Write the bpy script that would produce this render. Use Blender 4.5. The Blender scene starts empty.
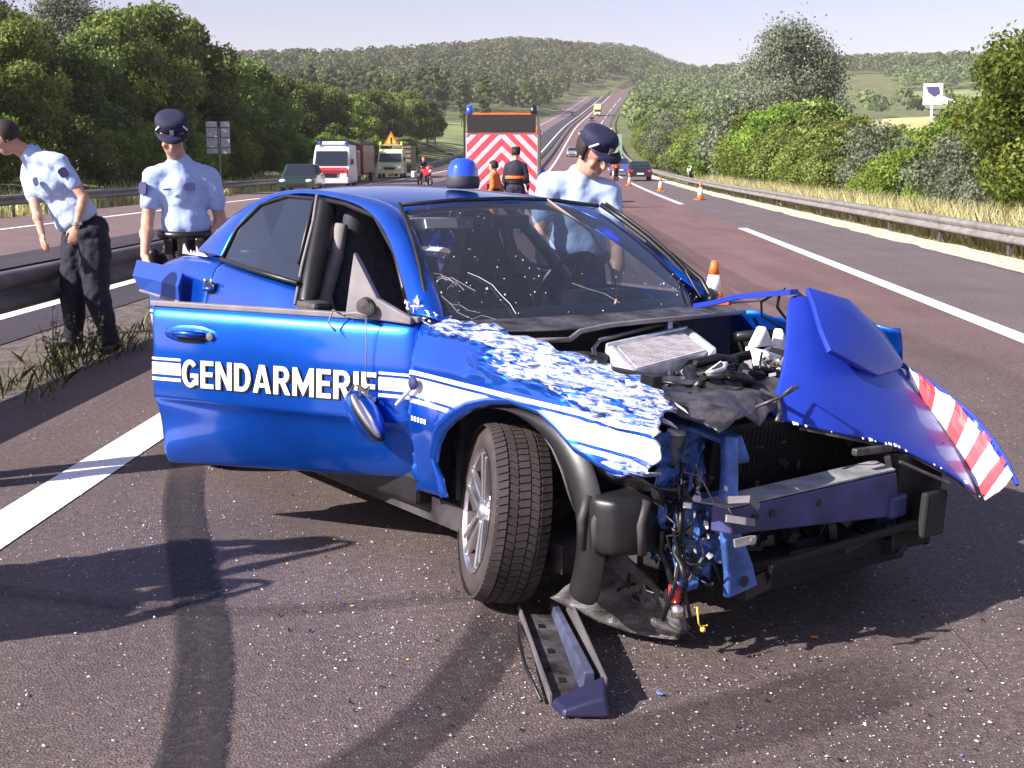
import bpy, math, random
import numpy as np
from mathutils import Vector, Matrix, Euler, noise
random.seed(7); rng = np.random.default_rng(7)
S = bpy.context.scene
COL = S.collection

# ---------------------------------------------------------------- camera, light, exposure
cd = bpy.data.cameras.new('camera'); cam = bpy.data.objects.new('camera', cd); COL.objects.link(cam)
cd.sensor_width = 36; cd.lens = 36 * 1200 / 1024; cd.clip_end = 6000; cd.clip_start = .05
cam.location = (0, 0, 1.56)
cam.rotation_euler = (math.pi / 2 - math.atan(223 / 1200), 0, 0)
S.camera = cam
SUN_EL = math.radians(33.5)
SH = Vector((.898, .44, 0)).normalized()            # direction in which shadows fall
w = bpy.data.worlds.new('World'); S.world = w; w.use_nodes = True
nt = w.node_tree; nt.nodes.clear()
sky = nt.nodes.new('ShaderNodeTexSky'); sky.sky_type = 'NISHITA'; sky.sun_disc = False
sky.sun_elevation = SUN_EL; sky.sun_rotation = math.atan2(-SH.x, -SH.y)
sky.air_density = 1.0; sky.dust_density = 1.0; sky.ozone_density = 1.0
bg = nt.nodes.new('ShaderNodeBackground'); bg.inputs[1].default_value = .078
wo = nt.nodes.new('ShaderNodeOutputWorld')
tint = nt.nodes.new('ShaderNodeMix'); tint.data_type = 'RGBA'; tint.blend_type = 'MULTIPLY'; tint.inputs[0].default_value = 1
tint.inputs[7].default_value = (1.10, .90, 1.0, 1)   # the lavender cast the sky has in the photograph
nt.links.new(sky.outputs[0], tint.inputs[6]); nt.links.new(tint.outputs[2], bg.inputs[0]); nt.links.new(bg.outputs[0], wo.inputs[0])
sl = bpy.data.lights.new('sun', 'SUN'); sl.energy = 4.8; sl.angle = math.radians(.5); sl.color = (1, .95, .90)
so = bpy.data.objects.new('sun', sl); COL.objects.link(so)
d = Vector((SH.x * math.cos(SUN_EL), SH.y * math.cos(SUN_EL), -math.sin(SUN_EL)))
so.rotation_euler = d.to_track_quat('-Z', 'Y').to_euler(); so.location = (0, 0, 50)
S.view_settings.view_transform = 'Standard'; S.view_settings.look = 'None'
S.view_settings.exposure = 1.12; S.view_settings.gamma = 1

# ---------------------------------------------------------------- materials
def mat(name, col, rough=.6, metal=0, var=.0, scale=8, bump=0, bscale=60, coat=0, spec=.5, col2=None, emit=0, sheen=0, dist=.002):
    m = bpy.data.materials.new(name); m.use_nodes = True
    t = m.node_tree; b = t.nodes['Principled BSDF']; N = t.nodes.new; L = t.links.new
    b.inputs['Roughness'].default_value = rough; b.inputs['Metallic'].default_value = metal
    b.inputs['Specular IOR Level'].default_value = spec
    b.inputs['Coat Weight'].default_value = coat; b.inputs['Coat Roughness'].default_value = .06
    b.inputs['Base Color'].default_value = (*col, 1)
    tc = N('ShaderNodeTexCoord')
    if var or col2:
        n = N('ShaderNodeTexNoise'); n.inputs['Scale'].default_value = scale; n.inputs['Detail'].default_value = 5
        L(tc.outputs['Object'], n.inputs['Vector'])
        r = N('ShaderNodeValToRGB'); r.color_ramp.elements[0].position = .35; r.color_ramp.elements[1].position = .65
        c2 = col2 or tuple(min(1, c * (1 + var)) for c in col); c1 = tuple(c * (1 - var) for c in col)
        r.color_ramp.elements[0].color = (*c1, 1); r.color_ramp.elements[1].color = (*c2, 1)
        L(n.outputs[0], r.inputs[0]); L(r.outputs[0], b.inputs['Base Color'])
    if bump:
        n = N('ShaderNodeTexNoise'); n.inputs['Scale'].default_value = bscale; n.inputs['Detail'].default_value = 4
        L(tc.outputs['Object'], n.inputs['Vector'])
        bp = N('ShaderNodeBump'); bp.inputs['Strength'].default_value = bump; bp.inputs['Distance'].default_value = dist
        L(n.outputs[0], bp.inputs['Height']); L(bp.outputs[0], b.inputs['Normal'])
    if emit:
        b.inputs['Emission Color'].default_value = (*col, 1); b.inputs['Emission Strength'].default_value = emit
    return m

def glassmat(name, tint, refl=.12, rough=.02, tr=.75, veil=0):
    m = bpy.data.materials.new(name); m.use_nodes = True
    t = m.node_tree; N = t.nodes.new; L = t.links.new; t.nodes.clear()
    o = N('ShaderNodeOutputMaterial'); tr_ = N('ShaderNodeBsdfTransparent'); gl = N('ShaderNodeBsdfGlossy')
    tr_.inputs[0].default_value = (*[c * tr for c in tint], 1); gl.inputs['Roughness'].default_value = rough
    fr = N('ShaderNodeFresnel'); fr.inputs[0].default_value = 1.5
    ad = N('ShaderNodeMath'); ad.operation = 'ADD'; ad.inputs[1].default_value = refl; ad.use_clamp = True
    mx = N('ShaderNodeMixShader'); L(fr.outputs[0], ad.inputs[0]); L(ad.outputs[0], mx.inputs[0])
    L(tr_.outputs[0], mx.inputs[1]); L(gl.outputs[0], mx.inputs[2])
    if veil:
        dd = N('ShaderNodeBsdfDiffuse'); dd.inputs[0].default_value = (.6, .62, .68, 1); m2 = N('ShaderNodeMixShader'); m2.inputs[0].default_value = veil; L(mx.outputs[0], m2.inputs[1]); L(dd.outputs[0], m2.inputs[2]); L(m2.outputs[0], o.inputs[0])  # even pale diffuse layer mixed over the glass
    else: L(mx.outputs[0], o.inputs[0])
    return m

def asphalt(name, c1, c2, patch=.2, speck=.5, grit=.6):
    """bitumen with pale and dark stones, wear along the traffic direction and blotches"""
    m = bpy.data.materials.new(name); m.use_nodes = True
    t = m.node_tree; b = t.nodes['Principled BSDF']; N = t.nodes.new; L = t.links.new
    tc = N('ShaderNodeTexCoord'); b.inputs['Roughness'].default_value = .72; b.inputs['Specular IOR Level'].default_value = .35
    n1 = N('ShaderNodeTexNoise'); n1.inputs['Scale'].default_value = 1.3; n1.inputs['Detail'].default_value = 6
    mp = N('ShaderNodeMapping'); mp.inputs['Scale'].default_value = (1.6, .12, 1)
    L(tc.outputs['Object'], mp.inputs[0]); L(mp.outputs[0], n1.inputs['Vector'])
    nb = N('ShaderNodeTexNoise'); nb.inputs['Scale'].default_value = .9; nb.inputs['Detail'].default_value = 4; L(tc.outputs['Object'], nb.inputs['Vector'])
    ad = N('ShaderNodeMath'); ad.operation = 'ADD'; L(n1.outputs[0], ad.inputs[0]); L(nb.outputs[0], ad.inputs[1])
    r = N('ShaderNodeMapRange'); r.inputs[1].default_value = .75; r.inputs[2].default_value = 1.25; L(ad.outputs[0], r.inputs[0])
    mx = N('ShaderNodeMix'); mx.data_type = 'RGBA'; mx.inputs[6].default_value = (*c1, 1); mx.inputs[7].default_value = (*c2, 1); L(r.outputs[0], mx.inputs[0])
    vo = N('ShaderNodeTexVoronoi'); vo.inputs['Scale'].default_value = 110; L(tc.outputs['Object'], vo.inputs['Vector'])
    cr = N('ShaderNodeValToRGB'); e = cr.color_ramp.elements; e[0].position = 0; e[0].color = (1 - grit * .7,) * 3 + (1,); e[1].position = .8; e[1].color = (1 + grit * .25,) * 3 + (1,)
    e2 = e.new(.93); e2.color = (1 + speck * 2.2, 1 + speck * 2.1, 1 + speck * 2.1, 1)
    sp = N('ShaderNodeSeparateColor'); L(vo.outputs['Color'], sp.inputs[0]); L(sp.outputs[0], cr.inputs[0])
    vg = N('ShaderNodeTexNoise'); vg.inputs['Scale'].default_value = 28; vg.inputs['Detail'].default_value = 6; vg.inputs['Roughness'].default_value = .8; L(tc.outputs['Object'], vg.inputs['Vector'])
    gr = N('ShaderNodeMapRange'); gr.inputs[1].default_value = .3; gr.inputs[2].default_value = .7; gr.inputs[3].default_value = .72; gr.inputs[4].default_value = 1.28; L(vg.outputs[0], gr.inputs[0])
    m1 = N('ShaderNodeMix'); m1.data_type = 'RGBA'; m1.blend_type = 'MULTIPLY'; m1.inputs[0].default_value = 1; L(mx.outputs[2], m1.inputs[6]); L(cr.outputs[0], m1.inputs[7])
    m2 = N('ShaderNodeMix'); m2.data_type = 'RGBA'; m2.blend_type = 'MULTIPLY'; m2.inputs[0].default_value = 1; L(m1.outputs[2], m2.inputs[6]); L(gr.outputs[0], m2.inputs[7])
    L(m2.outputs[2], b.inputs['Base Color'])
    bp = N('ShaderNodeBump'); bp.inputs['Strength'].default_value = .9; bp.inputs['Distance'].default_value = .004; L(vo.outputs['Distance'], bp.inputs['Height']); L(bp.outputs[0], b.inputs['Normal'])
    return m

def leafmat(name, c1, c2, c3, trans=.35):
    m = bpy.data.materials.new(name); m.use_nodes = True
    t = m.node_tree; N = t.nodes.new; L = t.links.new; t.nodes.clear()
    o = N('ShaderNodeOutputMaterial'); df = N('ShaderNodeBsdfPrincipled'); tr = N('ShaderNodeBsdfTranslucent'); mx = N('ShaderNodeMixShader')
    df.inputs['Roughness'].default_value = .6; df.inputs['Specular IOR Level'].default_value = .25
    at = N('ShaderNodeAttribute'); at.attribute_name = 'tone'; at.attribute_type = 'GEOMETRY'
    oi = N('ShaderNodeObjectInfo')
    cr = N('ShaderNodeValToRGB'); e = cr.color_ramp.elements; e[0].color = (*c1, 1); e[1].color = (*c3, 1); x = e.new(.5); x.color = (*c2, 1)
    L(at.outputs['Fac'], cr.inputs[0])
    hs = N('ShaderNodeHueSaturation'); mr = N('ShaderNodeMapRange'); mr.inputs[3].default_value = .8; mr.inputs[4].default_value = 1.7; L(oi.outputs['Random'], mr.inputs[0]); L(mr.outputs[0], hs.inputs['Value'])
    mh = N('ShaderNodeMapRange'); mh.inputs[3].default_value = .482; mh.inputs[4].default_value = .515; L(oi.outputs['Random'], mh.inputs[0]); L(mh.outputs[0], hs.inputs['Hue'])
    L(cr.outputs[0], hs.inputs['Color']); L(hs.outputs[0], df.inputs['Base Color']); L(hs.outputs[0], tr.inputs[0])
    mx.inputs[0].default_value = trans; L(df.outputs[0], mx.inputs[1]); L(tr.outputs[0], mx.inputs[2]); L(mx.outputs[0], o.inputs[0])
    return m

M = {}
M['lane'] = asphalt('lane_asphalt', (.090, .067, .063), (.125, .094, .089), speck=.2, grit=.4)
M['lane_far'] = asphalt('worn_reddish_asphalt', (.17, .115, .112), (.22, .15, .145), speck=.15)
M['shoulder'] = asphalt('grey_shoulder_asphalt', (.135, .105, .108), (.170, .132, .134), speck=.15)
M['darkasph'] = asphalt('new_dark_asphalt', (.052, .041, .052), (.072, .056, .068), speck=.2)
M['line'] = mat('road_paint', (.82, .82, .84), .55, var=.06, scale=30, bump=.5, bscale=200)
M['galv'] = mat('galvanised_steel', (.24, .22, .21), .6, .25, var=.2, scale=3, bump=.2, bscale=30)
M['galvdull'] = mat('weathered_steel', (.14, .125, .13), .65, .3, var=.25, scale=4)
M['pale'] = mat('pale_gravel_strip', (.60, .54, .42), .95, var=.3, scale=9, bump=1, bscale=50, dist=.02)
M['dirt'] = mat('median_dirt', (.12, .095, .085), .95, var=.35, scale=6, bump=1, bscale=40, dist=.02)
M['grass'] = mat('grass_ground', (.085, .12, .03), .95, col2=(.17, .17, .06), var=.3, scale=.25)
M['dry'] = mat('dry_field', (.42, .37, .16), .95, var=.25, scale=.05)
M['greenfield'] = mat('green_field', (.20, .24, .08), .95, var=.3, scale=.06)
M['brown'] = mat('ploughed_field', (.19, .13, .11), .95, var=.25, scale=.05)
M['bark'] = mat('bark', (.10, .08, .065), .95, var=.35, scale=6, bump=1, bscale=20, dist=.02)
M['black'] = mat('black_plastic', (.012, .011, .013), .42, var=.3, scale=9, bump=.3, bscale=25)
M['blackdull'] = mat('dull_black_plastic', (.03, .026, .03), .6, var=.5, scale=6, bump=.4, bscale=30, col2=(.07, .06, .065))
M['rubber'] = mat('tyre_rubber', (.045, .034, .034), .75, var=.25, scale=12, bump=.4, bscale=90)
M['alloy'] = mat('alloy', (.62, .60, .62), .28, .9, var=.15, scale=10)
M['darksteel'] = mat('dirty_steel', (.09, .08, .085), .5, .6, var=.5, scale=14, bump=.4, bscale=50)
M['white'] = mat('white_plastic', (.78, .76, .74), .4, var=.06)
M['whitep'] = mat('white_paint', (.8, .8, .82), .3, coat=.5, var=.04)
M['redp'] = mat('red_paint', (.62, .03, .035), .35, coat=.5, var=.1)
M['red'] = mat('red_reflective', (.62, .07, .09), .5, var=.15)
M['whiter'] = mat('white_reflective', (.85, .83, .86), .45, var=.08)
M['orange'] = mat('orange_plastic', (.85, .16, .03), .5, var=.1)
M['grn'] = mat('pale_green_paint', (.55, .66, .36), .4, coat=.4, var=.05)
M['silver'] = mat('silver_paint', (.45, .5, .5), .3, .5, coat=.6)
M['darkgreen'] = mat('dark_green_paint', (.025, .045, .04), .3, .2, coat=.8)
M['blackp'] = mat('black_paint', (.012, .013, .016), .3, coat=.7)
M['bluecar'] = mat('dull_blue_paint', (.06, .09, .3), .35, coat=.6)
M['yellowp'] = mat('pale_yellow_tarpaulin', (.75, .70, .35), .6, var=.05)
M['dglass'] = mat('dark_vehicle_glass', (.02, .025, .035), .06, spec=.9)
M['cap'] = mat('navy_cap_cloth', (.012, .012, .045), .8, var=.2, scale=30)
M['shirt'] = mat('pale_blue_shirt', (.40, .50, .76), .85, var=.04, scale=20, bump=.3, bscale=120)
M['trouser'] = mat('navy_trouser_cloth', (.010, .009, .022), .85, var=.3, scale=20, bump=.3, bscale=150)
M['skin'] = mat('skin', (.50, .27, .19), .55, var=.1, scale=30, bump=.2, bscale=80)
M['hair'] = mat('dark_hair', (.018, .011, .008), .7, bump=1, bscale=120)
M['leather'] = mat('black_leather', (.012, .011, .012), .35)
M['badge'] = mat('dark_badge_cloth', (.03, .03, .12), .7)
M['coat'] = mat('dark_fire_coat', (.014, .013, .03), .8, var=.2)
M['wd'] = mat('grey_trim', (.20, .18, .19), .6, var=.2, bump=.3, bscale=60)
M['seat'] = mat('dark_seat_cloth', (.05, .05, .065), .9, var=.3, scale=30)
M['bolster'] = mat('grey_seat_bolster', (.24, .21, .21), .85, var=.2)
M['dash'] = mat('dashboard_plastic', (.09, .10, .115), .6, bump=.3, bscale=120)
M['headliner'] = mat('headliner_cloth', (.30, .28, .28), .9)
M['wsglass'] = glassmat('windscreen_glass', (.80, .88, .92), .07, .03, .86, veil=.022)
M['galvm'] = mat('shaded_brownish_steel', (.10, .085, .09), .7, .2, var=.3, scale=3)  # shade on the central rail's near face is put into this darker colour
M['sideglass'] = glassmat('side_window_glass', (.6, .68, .72), .12, .02, .75, veil=.03)
M['yglow'] = mat('amber_lens', (.9, .6, .1), .2)
M['shard'] = mat('glass_crumbs', (.75, .75, .80), .12, spec=.9)
M['shardb'] = mat('blue_crumbs', (.15, .25, .6), .3)
M['bluel'] = mat('blue_beacon_plastic', (.02, .08, .75), .08, coat=1, spec=.8)
M['signw'] = mat('sign_panel', (.55, .55, .57), .6, var=.08, scale=3)
M['void'] = mat('deep_shade_black', (.005, .0045, .005), .75)  # near-black that puts the deep shade under the bonnet into the colour
M['boardw'] = mat('pinkish_white_board', (.58, .50, .55), .6, var=.08)  # board white lowered to a dull pinkish tone
M['tan'] = mat('tan_strip', (.30, .22, .18), .5)

# ---------------------------------------------------------------- mesh helpers
def tag(o, label=None, cat=None, group=None, kind=None):
    if label: o['label'] = label
    if cat: o['category'] = cat
    if group: o['group'] = group
    if kind: o['kind'] = kind
    return o

def empty(name, loc=(0, 0, 0), rot=(0, 0, 0), **k):
    o = bpy.data.objects.new(name, None); COL.objects.link(o); o.location = loc; o.rotation_euler = rot
    o.empty_display_size = .1
    return tag(o, **k)

def mk(name, V, F, m, parent=None, smooth=False, sub=0, solid=0, bevel=0, off=0, mi=None):
    me = bpy.data.meshes.new(name); me.from_pydata([tuple(map(float, v)) for v in V], [], [tuple(map(int, f)) for f in F]); me.update()
    for x in (m if isinstance(m, (list, tuple)) else [m]): me.materials.append(x)
    if mi is not None: me.polygons.foreach_set('material_index', mi)
    if smooth: me.polygons.foreach_set('use_smooth', [True] * len(me.polygons))
    o = bpy.data.objects.new(name, me); COL.objects.link(o)
    if parent: o.parent = parent
    if solid:
        x = o.modifiers.new('s', 'SOLIDIFY'); x.thickness = solid; x.offset = off
    if bevel:
        x = o.modifiers.new('b', 'BEVEL'); x.width = bevel; x.segments = 2; x.limit_method = 'ANGLE'; x.angle_limit = math.radians(35)
    if sub:
        x = o.modifiers.new('u', 'SUBSURF'); x.levels = sub; x.render_levels = sub
    return o

class B:
    def __init__(s): s.V = []; s.F = []; s.mi = []; s.cur = 0
    def m(s, i): s.cur = i; return s
    def add(s, V, F):
        n = len(s.V); s.V += [tuple(v) for v in V]; s.F += [tuple(i + n for i in f) for f in F]; s.mi += [s.cur] * len(F); return s
    def box(s, c, d, rot=None, taper=1.0):
        V = []
        for z in (-.5, .5):
            k = taper if z > 0 else 1
            for x, y in ((-.5, -.5), (.5, -.5), (.5, .5), (-.5, .5)): V.append(Vector((x * d[0] * k, y * d[1] * k, z * d[2])))
        if rot is not None: R = Euler(rot).to_matrix(); V = [R @ v for v in V]
        V = [v + Vector(c) for v in V]
        return s.add(V, [(3, 2, 1, 0), (4, 5, 6, 7), (0, 1, 5, 4), (1, 2, 6, 5), (2, 3, 7, 6), (3, 0, 4, 7)])
    def hexa(s, P):   # 8 corner points, bottom 4 then top 4
        return s.add(P, [(3, 2, 1, 0), (4, 5, 6, 7), (0, 1, 5, 4), (1, 2, 6, 5), (2, 3, 7, 6), (3, 0, 4, 7)])
    def beam(s, a, b, w, h, up=(0, 0, 1)):
        a = Vector(a); b = Vector(b); t = (b - a).normalized(); u = Vector(up); x = t.cross(u).normalized(); u = x.cross(t).normalized()
        q = [x * w / 2 * i + u * h / 2 * j for i, j in ((-1, -1), (1, -1), (1, 1), (-1, 1))]
        return s.add([a + k for k in q] + [b + k for k in q], [(0, 1, 2, 3), (7, 6, 5, 4), (0, 4, 5, 1), (1, 5, 6, 2), (2, 6, 7, 3), (3, 7, 4, 0)])
    def tube(s, P, r, n=8, cap=True):
        P = [Vector(p) for p in P]; R = r if isinstance(r, (list, tuple)) else [r] * len(P); V = []; F = []
        up = Vector((0, 0, 1)); px = None
        for i, p in enumerate(P):
            t = (P[min(i + 1, len(P) - 1)] - P[max(i - 1, 0)]).normalized()
            if px is None: px = t.cross(up if abs(t.z) < .9 else Vector((1, 0, 0))).normalized()
            px = (px - t * px.dot(t)).normalized(); py = t.cross(px)
            for k in range(n):
                a = 2 * math.pi * k / n; V.append(p + (px * math.cos(a) + py * math.sin(a)) * R[i])
        for i in range(len(P) - 1):
            for k in range(n): F.append((i * n + k, i * n + (k + 1) % n, (i + 1) * n + (k + 1) % n, (i + 1) * n + k))
        if cap: F.append(tuple(range(n - 1, -1, -1))); F.append(tuple((len(P) - 1) * n + k for k in range(n)))
        return s.add(V, F)
    def ell(s, c, r, rot=None, n=14, k=9):
        V = [Vector((0, 0, -1))]; F = []
        for i in range(1, k):
            a = -math.pi / 2 + math.pi * i / k
            for j in range(n): b = 2 * math.pi * j / n; V.append(Vector((math.cos(a) * math.cos(b), math.cos(a) * math.sin(b), math.sin(a))))
        V.append(Vector((0, 0, 1)))
        for j in range(n): F.append((0, 1 + (j + 1) % n, 1 + j)); F.append((len(V) - 1, len(V) - 1 - n + j, len(V) - 1 - n + (j + 1) % n))
        for i in range(k - 2):
            for j in range(n): a = 1 + i * n; F.append((a + j, a + (j + 1) % n, a + n + (j + 1) % n, a + n + j))
        Rm = rot if isinstance(rot, Matrix) else (Euler(rot).to_matrix() if rot is not None else Matrix.Identity(3))
        V = [Rm @ Vector((v.x * r[0], v.y * r[1], v.z * r[2])) + Vector(c) for v in V]
        return s.add(V, F)
    def cap_(s, a, b, ra, rb, n=12):
        a = Vector(a); b = Vector(b); t = (b - a); L = t.length; t.normalize(); P = []; R = []
        for i in range(5): q = math.pi / 2 * i / 4; P.append(a - t * ra * math.cos(q) * .999); R.append(max(ra * math.sin(q), ra * .05))
        for i in range(5): q = math.pi / 2 * i / 4; P.append(b + t * rb * math.sin(q) * .999); R.append(max(rb * math.cos(q), rb * .05))
        return s.tube(P, R, n)
    def lathe(s, prof, c=(0, 0, 0), axis='Z', n=24, R=None):
        V = []; F = []
        for r, z in prof:
            for k in range(n):
                a = 2 * math.pi * k / n; V.append(Vector((r * math.cos(a), r * math.sin(a), z)))
        for i in range(len(prof) - 1):
            for k in range(n): F.append((i * n + k, i * n + (k + 1) % n, (i + 1) * n + (k + 1) % n, (i + 1) * n + k))
        Rm = R or Matrix.Identity(3)
        if axis == 'Y': Rm = Rm @ Matrix(((1, 0, 0), (0, 0, 1), (0, -1, 0)))
        if axis == 'X': Rm = Rm @ Matrix(((0, 0, 1), (0, 1, 0), (-1, 0, 0)))
        return s.add([Rm @ v + Vector(c) for v in V], F)
    def poly(s, P): return s.add(P, [tuple(range(len(P)))])
    def prism(s, P, d):   # extrude polygon by vector d
        P = [Vector(p) for p in P]; d = Vector(d); n = len(P)
        return s.add(P + [p + d for p in P], [tuple(range(n - 1, -1, -1)), tuple(range(n, 2 * n))] + [(i, (i + 1) % n, n + (i + 1) % n, n + i) for i in range(n)])
    def build(s, name, m, parent=None, **k):
        return mk(name, s.V, s.F, m, parent, mi=s.mi if isinstance(m, (list, tuple)) else None, **k)

def grid(name, rows, m, parent=None, sub=2, solid=.004, smooth=True, **k):
    R = len(rows); C = len(rows[0]); V = [p for r in rows for p in r]
    F = [(i * C + j, i * C + j + 1, (i + 1) * C + j + 1, (i + 1) * C + j) for i in range(R - 1) for j in range(C - 1)]
    return mk(name, V, F, m, parent, smooth=smooth, sub=sub, solid=solid, **k)

def copy_tree(o, parent=None):
    c = o.copy(); COL.objects.link(c)
    if parent: c.parent = parent
    for ch in list(o.children): copy_tree(ch, c)
    return c
# ---------------------------------------------------------------- terrain and road
def ip(x, xs, ys): return np.interp(x, xs, ys)
_ys = [-50, 0, 100, 180, 270, 350, 430, 560, 700, 900, 1300, 3000]
_xc = [-2.35, 0, 4.9, 9.0, 15.2, 21, 28.5, 43, 62, 100, 200, 700]
_zc = [0, 0, 0, 1.5, 6.8, 11.5, 16.5, 27, 41.5, 60, 82, 82]
_yd = np.arange(-50, 3001, 5.)
def _sm(y, k=9):
    y = np.interp(_yd, _ys, y); p = np.pad(y, k, mode='edge'); p[:k] = y[0] + (y[1] - y[0]) * np.arange(-k, 0); return np.convolve(p, np.ones(2 * k + 1) / (2 * k + 1), 'valid')
_xd = _sm(_xc); _zd = _sm(_zc); _zd[_yd < 60] = 0
def XC(y): return np.interp(y, _yd, _xd)
def ZC(y): return np.interp(y, _yd, _zd)
def sst(a, b, x): t = np.clip((x - a) / (b - a), 0, 1); return t * t * (3 - 2 * t)
def TH(u, y):
    """ground height at lateral distance u from the road's reference line"""
    u = np.asarray(u, float); y = np.asarray(y, float)
    z = ZC(y) - .09
    z = z - .25 * sst(6.7, 7.6, u) - .15 * sst(-15.6, -17, u) * (u < 0)
    z = z + np.where(u < -18, .9 * sst(-18, -26, u) , 0) + np.where(u > 14, -.8 * sst(9, 20, u) * (1 - sst(120, 260, y)), 0)
    far = sst(260, 700, y)
    z = z + np.where(u < 0, (sst(-20, -150, u) * 3 + 21 * np.exp(-((u + 85) / 75.) ** 2) * sst(600, 950, y)) * far, sst(60, 300, u) * far * 2)
    z = z + np.where(u < 0, sst(-16, -60, u) * sst(150, 260, y) * 1.5, sst(25, 110, u) * sst(130, 300, y) * 3.5)
    z = z - np.where(u > 0, sst(120, 420, u) * sst(650, 1100, y) * 14, 0)
    z = z + (np.sin(u * .013 + y * .006) * 3 + np.sin(y * .011 - u * .004) * 2.5) * sst(300, 700, y) * sst(15, 70, np.abs(u))
    return z
def W(u, y, z=0): return (XC(y) + u, y, z + ZC(y))
def G(u, y, z=0): return (float(XC(y) + u), float(y), float(TH(u, y)) + z)

ys = np.concatenate([np.arange(-45, 60, 5), np.arange(60, 300, 10), np.arange(300, 900, 25), np.arange(900, 2900, 100)])
us = np.concatenate([-np.array([1500, 1000, 700, 500, 400, 320, 260, 210, 170, 140, 115, 95, 80, 66, 55, 46, 38, 32, 28, 25, 22, 19, 17.5, 16.4, 15.8]), [-14, -8, -4.5, -2, 0, 3, 6.2, 6.6, 7, 7.4, 8, 9, 11, 14, 17, 20, 25, 32, 40, 50, 62, 75, 90, 110, 135, 165, 200, 250, 310, 400, 520, 700, 1000, 1500]])
U, Yg = np.meshgrid(us, ys); Z = TH(U, Yg); X = XC(Yg) + U
nr, nc = U.shape
V = np.stack([X, Yg, Z], -1).reshape(-1, 3)
F = [(i * nc + j, i * nc + j + 1, (i + 1) * nc + j + 1, (i + 1) * nc + j) for i in range(nr - 1) for j in range(nc - 1)]
tag(mk('ground', V, F, M['grass'], smooth=True), kind='structure')

def ystep(a, b):
    L = [a]
    while L[-1] < b: L.append(min(b, L[-1] + (4 if L[-1] < 100 else 8)))
    return L
def strip(name, u0, u1, dz, m, a, b, kind='structure', n=1):
    L = ystep(a, b); V = []; F = []
    for y in L:
        for i in range(n + 1): V.append(W(u0 + (u1 - u0) * i / n, y, dz))
    for i in range(len(L) - 1):
        for j in range(n): k = i * (n + 1) + j; F.append((k, k + 1, k + n + 2, k + n + 1))
    return tag(mk(name, V, F, m), kind=kind)
# near part of our carriageway is greyer, farther on it is a worn reddish brown: one material blended by distance along the road
def lane_mat():
    m = M['lane']; t = m.node_tree; N = t.nodes.new; L = t.links.new; b = t.nodes['Principled BSDF']
    src = b.inputs['Base Color'].links[0].from_socket
    tc = N('ShaderNodeTexCoord'); sx = N('ShaderNodeSeparateXYZ'); L(tc.outputs['Object'], sx.inputs[0])
    mr = N('ShaderNodeMapRange'); mr.inputs[1].default_value = 5; mr.inputs[2].default_value = 16; L(sx.outputs[1], mr.inputs[0])
    mx = N('ShaderNodeMix'); mx.data_type = 'RGBA'; mx.blend_type = 'MULTIPLY'; mx.inputs[7].default_value = (1.62, 1.30, 1.30, 1)
    L(mr.outputs[0], mx.inputs[0]); L(src, mx.inputs[6]); L(mx.outputs[2], b.inputs['Base Color'])
lane_mat()
strip('road', -3.7, 4.0, -.004, M['lane'], -30, 900)
strip('hard_shoulder', 4.0, 6.7, -.004, M['shoulder'], -30, 900)
strip('opposite_road', -15.8, -9.6, -.004, M['lane_far'], -30, 900)
strip('resurfaced_lane', -9.6, -4.95, -.004, M['darkasph'], -30, 900)
strip('median_strip', -4.95, -3.7, -.012, M['dirt'], -30, 900)
# broken pale gravel edge of the shoulder
L_ = np.arange(-10, 330, .5); V = []; F = []
for i, y in enumerate(L_):
    n1 = noise.noise(Vector((0, y * .9, 3))) * .22 + noise.noise(Vector((5, y * .25, 1))) * .2
    V += [W(6.40 + n1 * .6, y, .006), W(6.9, y, .006), W(7.30 + n1 * .5, y, -.01)]
for i in range(len(L_) - 1):
    for j in range(2): k = i * 3 + j; F.append((k, k + 1, k + 4, k + 3))
tag(mk('gravel_edge', V, F, M['pale']), kind='structure')
# painted lines
def line(u0, u1, a, b): return strip('road_marking', u0, u1, .001, M['line'], a, b)
line(-2.60, -2.34, -30, 850)
for a, b in [(-26, -6), (8, 28.6), (44.5, 84), (98, 137), (151, 190), (204, 243), (257, 296), (310, 349), (363, 402), (416, 455), (470, 509), (522, 562), (575, 614)]: line(3.93, 4.15, a, b)
line(-5.95, -5.7, -30, 850); line(-13.35, -13.15, -30, 850)
for a in range(40, 560, 13): line(-9.55, -9.4, a, a + 3)
for a in range(200, 560, 13): line(.75, .9, a, a + 3)

def field(name, m, pts, dz=.25, n=14):
    """a field draped over the ground: quad in (u, y)"""
    V = []; F = []; a, b, c, d_ = [np.array(p, float) for p in pts]
    for i in range(n + 1):
        for j in range(n + 1):
            p = (a * (1 - i / n) + b * i / n) * (1 - j / n) + (d_ * (1 - i / n) + c * i / n) * j / n
            V.append(G(p[0], p[1], dz))
    for i in range(n):
        for j in range(n): k = i * (n + 1) + j; F.append((k, k + 1, k + n + 2, k + n + 1))
    return tag(mk(name, V, F, m, smooth=True), kind='structure')
field('field', M['greenfield'], [(-17, 185), (-34, 235), (-40, 330), (-18, 330)])
field('field', M['dry'], [(55, 170), (160, 170), (190, 330), (60, 330)])
field('field', M['brown'], [(95, 340), (210, 340), (260, 430), (120, 430)], dz=.4)
field('field', M['dry'], [(12, 290), (26, 290), (30, 420), (14, 420)])
field('field', M['greenfield'], [(120, 440), (300, 440), (360, 620), (150, 620)], dz=.5)

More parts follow.
